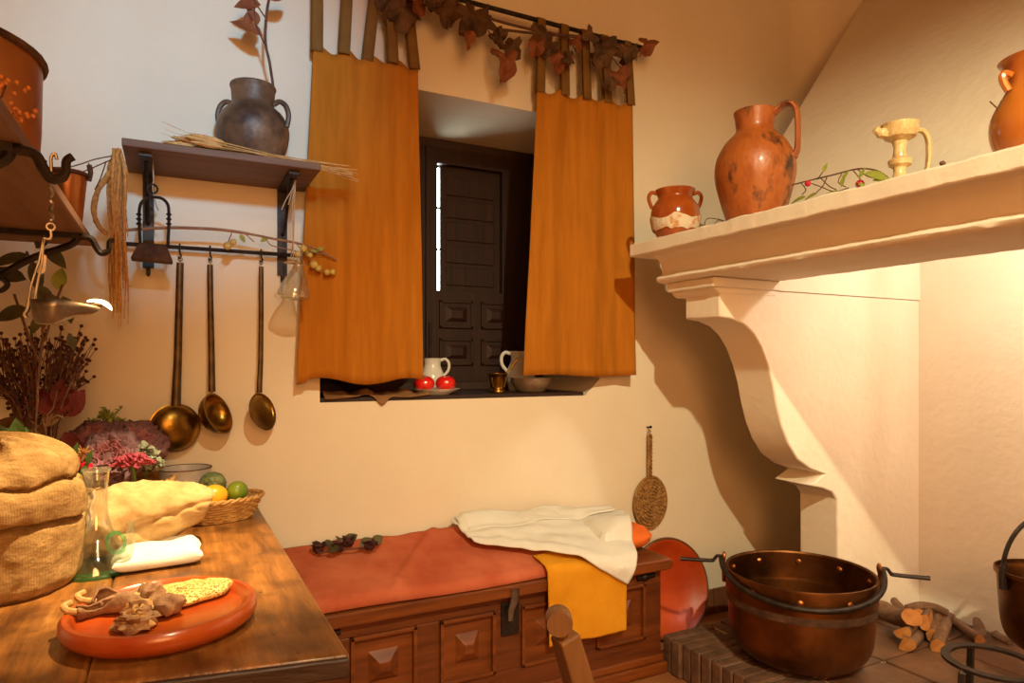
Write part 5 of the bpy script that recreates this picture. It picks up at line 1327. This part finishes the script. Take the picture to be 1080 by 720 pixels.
m = MB(); m.tube(arc((0, 0, .146), .0765, 0, 2 * PI, 41, (1, 0, 0), (0, 1, 0))[:-1], .0022, 6, closed=True); m.build('rim', M['twig'], wb2, label='chipped brown rim')
# vegetables and flowers in a basket behind the sacks
vb_c = spot_on(122, 490, 2.255); vb = thing('wicker_basket', 'large wicker basket of cabbages and flowers behind the sacks', 'basket', vb_c)
basket(vb, .150, .130, .13, M['wicker'], 12, .2, 32)
def cabbage(label, u, v, yd, R, seed, ang):
    p = at(u, v, yd); t = thing('ornamental_cabbage', label, 'cabbage', p, group='ornamental cabbages in the basket'); rnd = random.Random(seed)
    rm = Matrix.Rotation(ang[1], 3, 'Z') @ Matrix.Rotation(ang[0], 3, 'X'); mo_, mi = MB(), MB()
    for k in range(5):
        n = 5 if k < 4 else 6; tgt = mi if k < 2 else mo_
        for i in range(n):
            w0 = 2 * PI * (i + .37 * k) / n + rnd.uniform(-.15, .15); op = .25 + .28 * k + rnd.uniform(-.08, .08); L = R * (.55 + .13 * k); W = R * (.65 + .12 * k)
            def f(a, b, w0=w0, op=op, L=L, W=W, sd=rnd.random() * 9):
                s = (a - .5) * 2; wd = W * (math.sin(min(1, b * 1.15 + .08) * PI * .62)); th_ = op * (.35 + .65 * b)
                rad = L * b * math.sin(th_) + R * .08; z = L * b * math.cos(th_) - .25 * R
                ruf = R * .11 * b * b * math.sin(s * 8 + sd) + R * .05 * b * math.sin(s * 17 + sd)
                x = rad - .22 * wd * s * s + ruf * math.cos(th_); y = s * wd * .75; z += ruf * math.sin(th_) + .10 * wd * s * s
                return rm @ V(x * math.cos(w0) - y * math.sin(w0), x * math.sin(w0) + y * math.cos(w0), z)
            tgt.grid(f, 15, 9)
    mo_.ell(rm @ V(0, 0, -.2 * R), R * .45, 14)
    mo_.build('outer_leaves', M['cabbage_out'], t, solid=.0015); mi.build('heart', M['cabbage_in'], t, solid=.0015, label='pink inner leaves')
cabbage('purple ornamental cabbage beside the red leaves, uppermost in the basket', 98, 470, 2.27, .085, 1, (.7, -.4))
cabbage('purple ornamental cabbage next to the large ladle', 143, 470, 2.28, .078, 2, (.9, .3))
cabbage('pink-hearted ornamental cabbage in the middle of the basket', 116, 484, 2.19, .078, 3, (1.0, -.2))
ck = at(140, 490, 2.10)
co_ = thing('cockscomb_flower', 'bright pink cockscomb flower head above the lying sack', 'flower', ck); rnd = random.Random(8); m = MB()
for k in range(60):
    w = rnd.random() * 2 * PI; e_ = rnd.uniform(-.1, 1.4); d = V(math.cos(w) * math.cos(e_) * 1.35, math.sin(w) * math.cos(e_) * .8, math.sin(e_) * .75); c = d * .034
    m.tube(spline([c * .3, c, c + V(rnd.uniform(-.01, .01), rnd.uniform(-.01, .01), rnd.uniform(-.004, .010)), c + V(rnd.uniform(-.014, .014), rnd.uniform(-.012, .012), rnd.uniform(-.006, .004))], 3), .0034, 5)
m.build('head', M['pink'], co_)
m = MB(); m.tube([(0, 0, 0), (.005, .05, -.08)], .005, 7); m.build('stem', M['green_stem'], co_)
sg = at(158, 484, 2.16); st_ = thing('sage_sprig', 'grey-green sage sprig beside the pink flower', 'sprig', sg); m = MB(); rnd = random.Random(14)
for (u, v, r) in ((154, 474, .022), (163, 482, .020), (150, 480, .016), (166, 490, .018), (157, 488, .018)):
    c = at(u, v, 2.16 + rnd.uniform(-.02, .02)) - sg
    for k in range(16):
        d = V(rnd.gauss(0, 1), rnd.gauss(0, 1), rnd.gauss(.3, 1)).normalized(); m.leaf(c + d * r * .2, d, V(0, -.6, 1), r * 1.0, r * .8, .5, .3, 4)
m.build('foliage', M['sage'], st_, solid=.001); m = MB(); m.tube([(0, 0, 0), (-.02, .06, -.09)], .003, 6); m.build('stem', M['green_stem'], st_)
for (u, v, r, lab) in ((76, 487, .019, 'shiny red radish nearest the standing sack'), (91, 493, .016, 'shiny red radish behind the decanter neck')):
    p = at(u, v, 2.06); t = thing('radish', lab, 'radish', p, group='radishes by the decanter'); m = MB(); m.ell((0, 0, 0), (r, r, r * 1.05), 18); m.tube([(0, 0, -r), (.002, 0, -r * 1.8)], [.002, .0004], 5); m.build('root', M['berry'], t)
    m = MB()
    m.tube(spline([(0, 0, r * .9), (.006, -.004, r * 1.9), (.012, -.008, r * 2.4)], 4), .0028, 6); m.leaf((.003, -.018, -.01 + r), (.25, -.2, 1), (0, -1, .2), .045, .014); m.leaf((0, -.018, r * .6), (-.2, -.3, -1), (0, -1, .2), .035, .016); m.build('leaf_stalk', M['leaf_dkgreen'], t)
yf_ = at(88, 478, 2.10); t = thing('dry_flower', 'small straw-coloured dry flower among the cabbages', 'flower', yf_); m = MB(); rnd = random.Random(2)
for k in range(26):
    d = V(rnd.gauss(0, 1), rnd.gauss(-.3, .6), rnd.gauss(.2, .7)).normalized(); m.leaf((0, 0, 0), d, V(.1, .2, 1), .026, .007, -.3, .2, 4)
m.build('petals', M['straw'], t, solid=.0008)
hb_ = at(113, 446, 2.33); t = thing('herb_sprig', 'loose yellow-green herb sprig behind the cabbages', 'herb', hb_); m, s_ = MB(), MB(); rnd = random.Random(6)
for k in range(16):
    tip = at(113 + rnd.uniform(-22, 18), 436 + rnd.uniform(-8, 10), 2.33 + rnd.uniform(-.04, .05)) - hb_; s_.tube(spline([V(0, 0, -.09), tip * .4 + V(0, 0, -.01), tip], 3), .0011, 5)
    for q_ in range(9):
        d = V(rnd.gauss(0, 1), rnd.gauss(0, 1), rnd.gauss(.4, 1)).normalized(); m.leaf(tip * rnd.uniform(.55, 1.0), d, V(0, -.5, 1), .014, .007, .2, .2, 4)
m.build('foliage', M['leaf_green'], t); s_.build('stem', M['green_stem'], t)
# tall dried flowers
df = thing('dried_flower_bunch', 'tall bunch of dark burgundy dried flowers behind the standing sack', 'dried flowers', (-.355, 2.21 - D, TZ)); o = Vector(df.location); rnd = random.Random(31)
m, fh = MB(), MB()
for k in range(58):
    u1 = rnd.uniform(-14, 92); v1 = 345 + rnd.uniform(0, 62) + abs(u1 - 45) * .25; yd = 2.21 + rnd.uniform(-.10, .06)
    tip = at(u1, v1, yd) - o; b = V(rnd.uniform(-.03, .05), rnd.uniform(-.03, .03), .002); mid = at(40 + (u1 - 40) * .45, 440, yd) - o
    pts = spline([b, mid, tip], 5); m.tube(pts, .0021, 5)
    for q_ in range(9):
        s = rnd.uniform(.55, 1); p = pts[int(s * (len(pts) - 1))] + V(rnd.gauss(0, .008), rnd.gauss(0, .008), rnd.gauss(.004, .006)); fh.ell(p, rnd.uniform(.003, .0062), 6)
    for q_ in range(3):
        e_ = tip + V(rnd.uniform(-.03, .03), rnd.uniform(-.02, .02), rnd.uniform(-.01, .03)); m.tube([pts[-4], e_], .001, 4); fh.ell(e_, .005, 6)
m.build('stem', M['twig'], df)['kind'] = 'stuff'; fh.build('flower_head', M['burgundy'], df)['kind'] = 'stuff'
lb = thing('leafy_branch', 'branch of large dark olive leaves rising behind the hanging oil lamp', 'branch', (-.37, 2.14 - D, TZ)); o = Vector(lb.location)
q = lambda u, v, yd=2.08: at(u, v, yd) - o
m = MB()
for pts in ([(38, 440), (40, 400), (45, 350), (40, 310), (35, 285), (28, 265)], [(44, 350), (58, 320), (66, 300)], [(40, 380), (25, 340), (15, 310)], [(46, 360), (52, 340), (48, 310)]):
    P = [q(u, v) for u, v in pts]
    if pts[0] == (38, 440): P = [V(.02, 0, .003)] + P
    m.tube(spline(P, 4), .003, 6)
m.build('stem', M['twig'], lb)
m, g = MB(), MB()
for (u, v, du, dv, L, W, gg) in ((30, 268, -28, 6, .10, .042, 0), (28, 295, -28, -8, .105, .062, 0), (34, 275, 6, 22, .09, .05, 0), (42, 300, 8, 18, .08, .05, 0), (55, 310, 2, 18, .075, .06, 0), (60, 305, 4, -16, .065, .05, 1), (66, 312, 6, 16, .08, .055, 0),
                              (30, 325, -22, 6, .09, .055, 0), (45, 330, -12, 20, .07, .035, 0), (38, 262, 8, -10, .06, .04, 0), (72, 352, 6, 14, .05, .03, 0), (48, 262, 12, 10, .07, .05, 0)):
    (g if gg else m).leaf(q(u, v), q(u + du, v + dv) - q(u, v), (.2, -1, .35), L * .92, W * .68, .25, .25)
m.build('foliage', M['leaf_olive'], lb); g.build('foliage', M['leaf_green'], lb, label='single yellow-green leaf')
al = thing('autumn_leaf_spray', 'spray of dark red and brown autumn leaves at the foot of the dried flowers', 'leaves', (-.28, 2.16 - D, TZ)); o = Vector(al.location)
q = lambda u, v, yd=2.12: at(u, v, yd) - o
m = MB()
for pts in ([(48, 455), (56, 430), (60, 412)], [(54, 450), (70, 440), (78, 425)], [(48, 455), (40, 450), (28, 440)]):
    m.tube(spline([V(0, 0, .003)] + [q(u, v) for u, v in pts], 4), .0025, 6)
m.build('stem', M['twig'], al)
r_, b_ = MB(), MB()
for (u, v, du, dv, L, W) in ((60, 428, 3, -16, .075, .04), (52, 438, -6, -14, .08, .05), (68, 440, 12, -18, .085, .055), (60, 435, 12, -16, .075, .05), (75, 462, 4, 16, .06, .05), (68, 455, 10, 18, .07, .04)):
    r_.leaf(q(u, v), q(u + du, v + dv) - q(u, v), (.1, -1, .4), L, W, .2, .25)
for (u, v, du, dv, L, W) in ((50, 462, -30, -10, .13, .085), (40, 455, -26, 4, .10, .06), (48, 450, 8, -14, .07, .04)):
    b_.leaf(q(u, v), q(u + du, v + dv) - q(u, v), (.1, -1, .5), L, W, .2, .25)
r_.build('foliage', M['leaf_red'], al, label='dark red leaves'); b_.build('foliage', M['leaf_brown'], al, label='brown leaves')
gl_p = at(8, 462, 2.02); t = thing('leaf_cluster', 'small cluster of dark green leaves behind the standing sack', 'leaves', gl_p); m = MB(); rnd = random.Random(17)
for k in range(14):
    d = V(rnd.gauss(0, 1), rnd.gauss(-.3, .6), rnd.gauss(.5, .6)).normalized(); m.leaf(V(rnd.uniform(-.03, .03), rnd.uniform(-.02, .02), rnd.uniform(-.015, .01)), d, V(0, -.7, .7), .05, .032, .3, .2)
m.build('foliage', M['leaf_dkgreen'], t); m = MB(); m.tube([(0, 0, 0), (.01, .02, -.10), (.03, .02, gl_p.z * -1 + TZ + .003)], .003, 6); m.build('stem', M['green_stem'], t)
# ================================================================== camera and light
cam = bpy.data.cameras.new('camera'); co = bpy.data.objects.new('camera', cam); COL.objects.link(co)
co.location = (0, -D, H); co.rotation_euler = (PI / 2, 0, -TH)
cam.sensor_fit = 'HORIZONTAL'; cam.sensor_width = 36; cam.lens = 36 * F / 1080; cam.shift_y = 21 / 1080; cam.clip_start = .02
SC.camera = co
def spot(name, loc, target, power, col, size, blend=.5, rad=.03):
    l = bpy.data.lights.new(name, 'SPOT'); l.energy = power; l.color = col; l.spot_size = math.radians(size); l.spot_blend = blend; l.shadow_soft_size = rad
    o = bpy.data.objects.new(name, l); COL.objects.link(o); o.location = loc
    o.rotation_euler = (Vector(target) - Vector(loc)).to_track_quat('-Z', 'Y').to_euler(); return o
WARM = (1.0, .90, .56)
spot('spotlight_room', (.38, -3.3, 2.92), (1.80, -1.0, .66), 345, WARM, 76, .8, .03)
spot('spotlight_table', (.52, -.95, 2.95), (-.10, -.70, .8), 640, (1, .77, .42), 30, .85, .03)
spot('spotlight_cool', (.10, -2.7, 2.35), (.06, 0, 2.15), 215, (.27, .68, 1.0), 34, .95, .08)
p = bpy.data.lights.new('fill_light', 'AREA'); p.energy = 60; p.color = (1, .45, .14); p.shape = 'DISK'; p.size = 1.4  # warm fill added behind the camera to lift the shadows, no real fixture
po = bpy.data.objects.new('fill_light', p); COL.objects.link(po); po.location = (-.1, -4.2, 1.8); po.rotation_euler = (math.radians(90), 0, math.radians(-15))
p = bpy.data.lights.new('lamp_hood', 'POINT'); p.energy = 24; p.color = (1, .92, .80); p.shadow_soft_size = .04
po = bpy.data.objects.new('lamp_hood', p); COL.objects.link(po); po.location = (2.48, -1.6, 1.88)
p = bpy.data.lights.new('lamp_flame', 'POINT'); p.energy = .2; p.color = (1, .6, .22); p.shadow_soft_size = .01
po = bpy.data.objects.new('lamp_flame', p); COL.objects.link(po); po.location = FL + V(0.004, -.012, .012)
w = bpy.data.worlds.new('world'); SC.world = w; w.use_nodes = True
w.node_tree.nodes['Background'].inputs[0].default_value = (1, .8, .6, 1); w.node_tree.nodes['Background'].inputs[1].default_value = .02
SC.view_settings.view_transform = 'Standard'; SC.view_settings.look = 'None'; SC.view_settings.exposure = 0; SC.view_settings.gamma = 1
SC.view_settings.use_curve_mapping = False
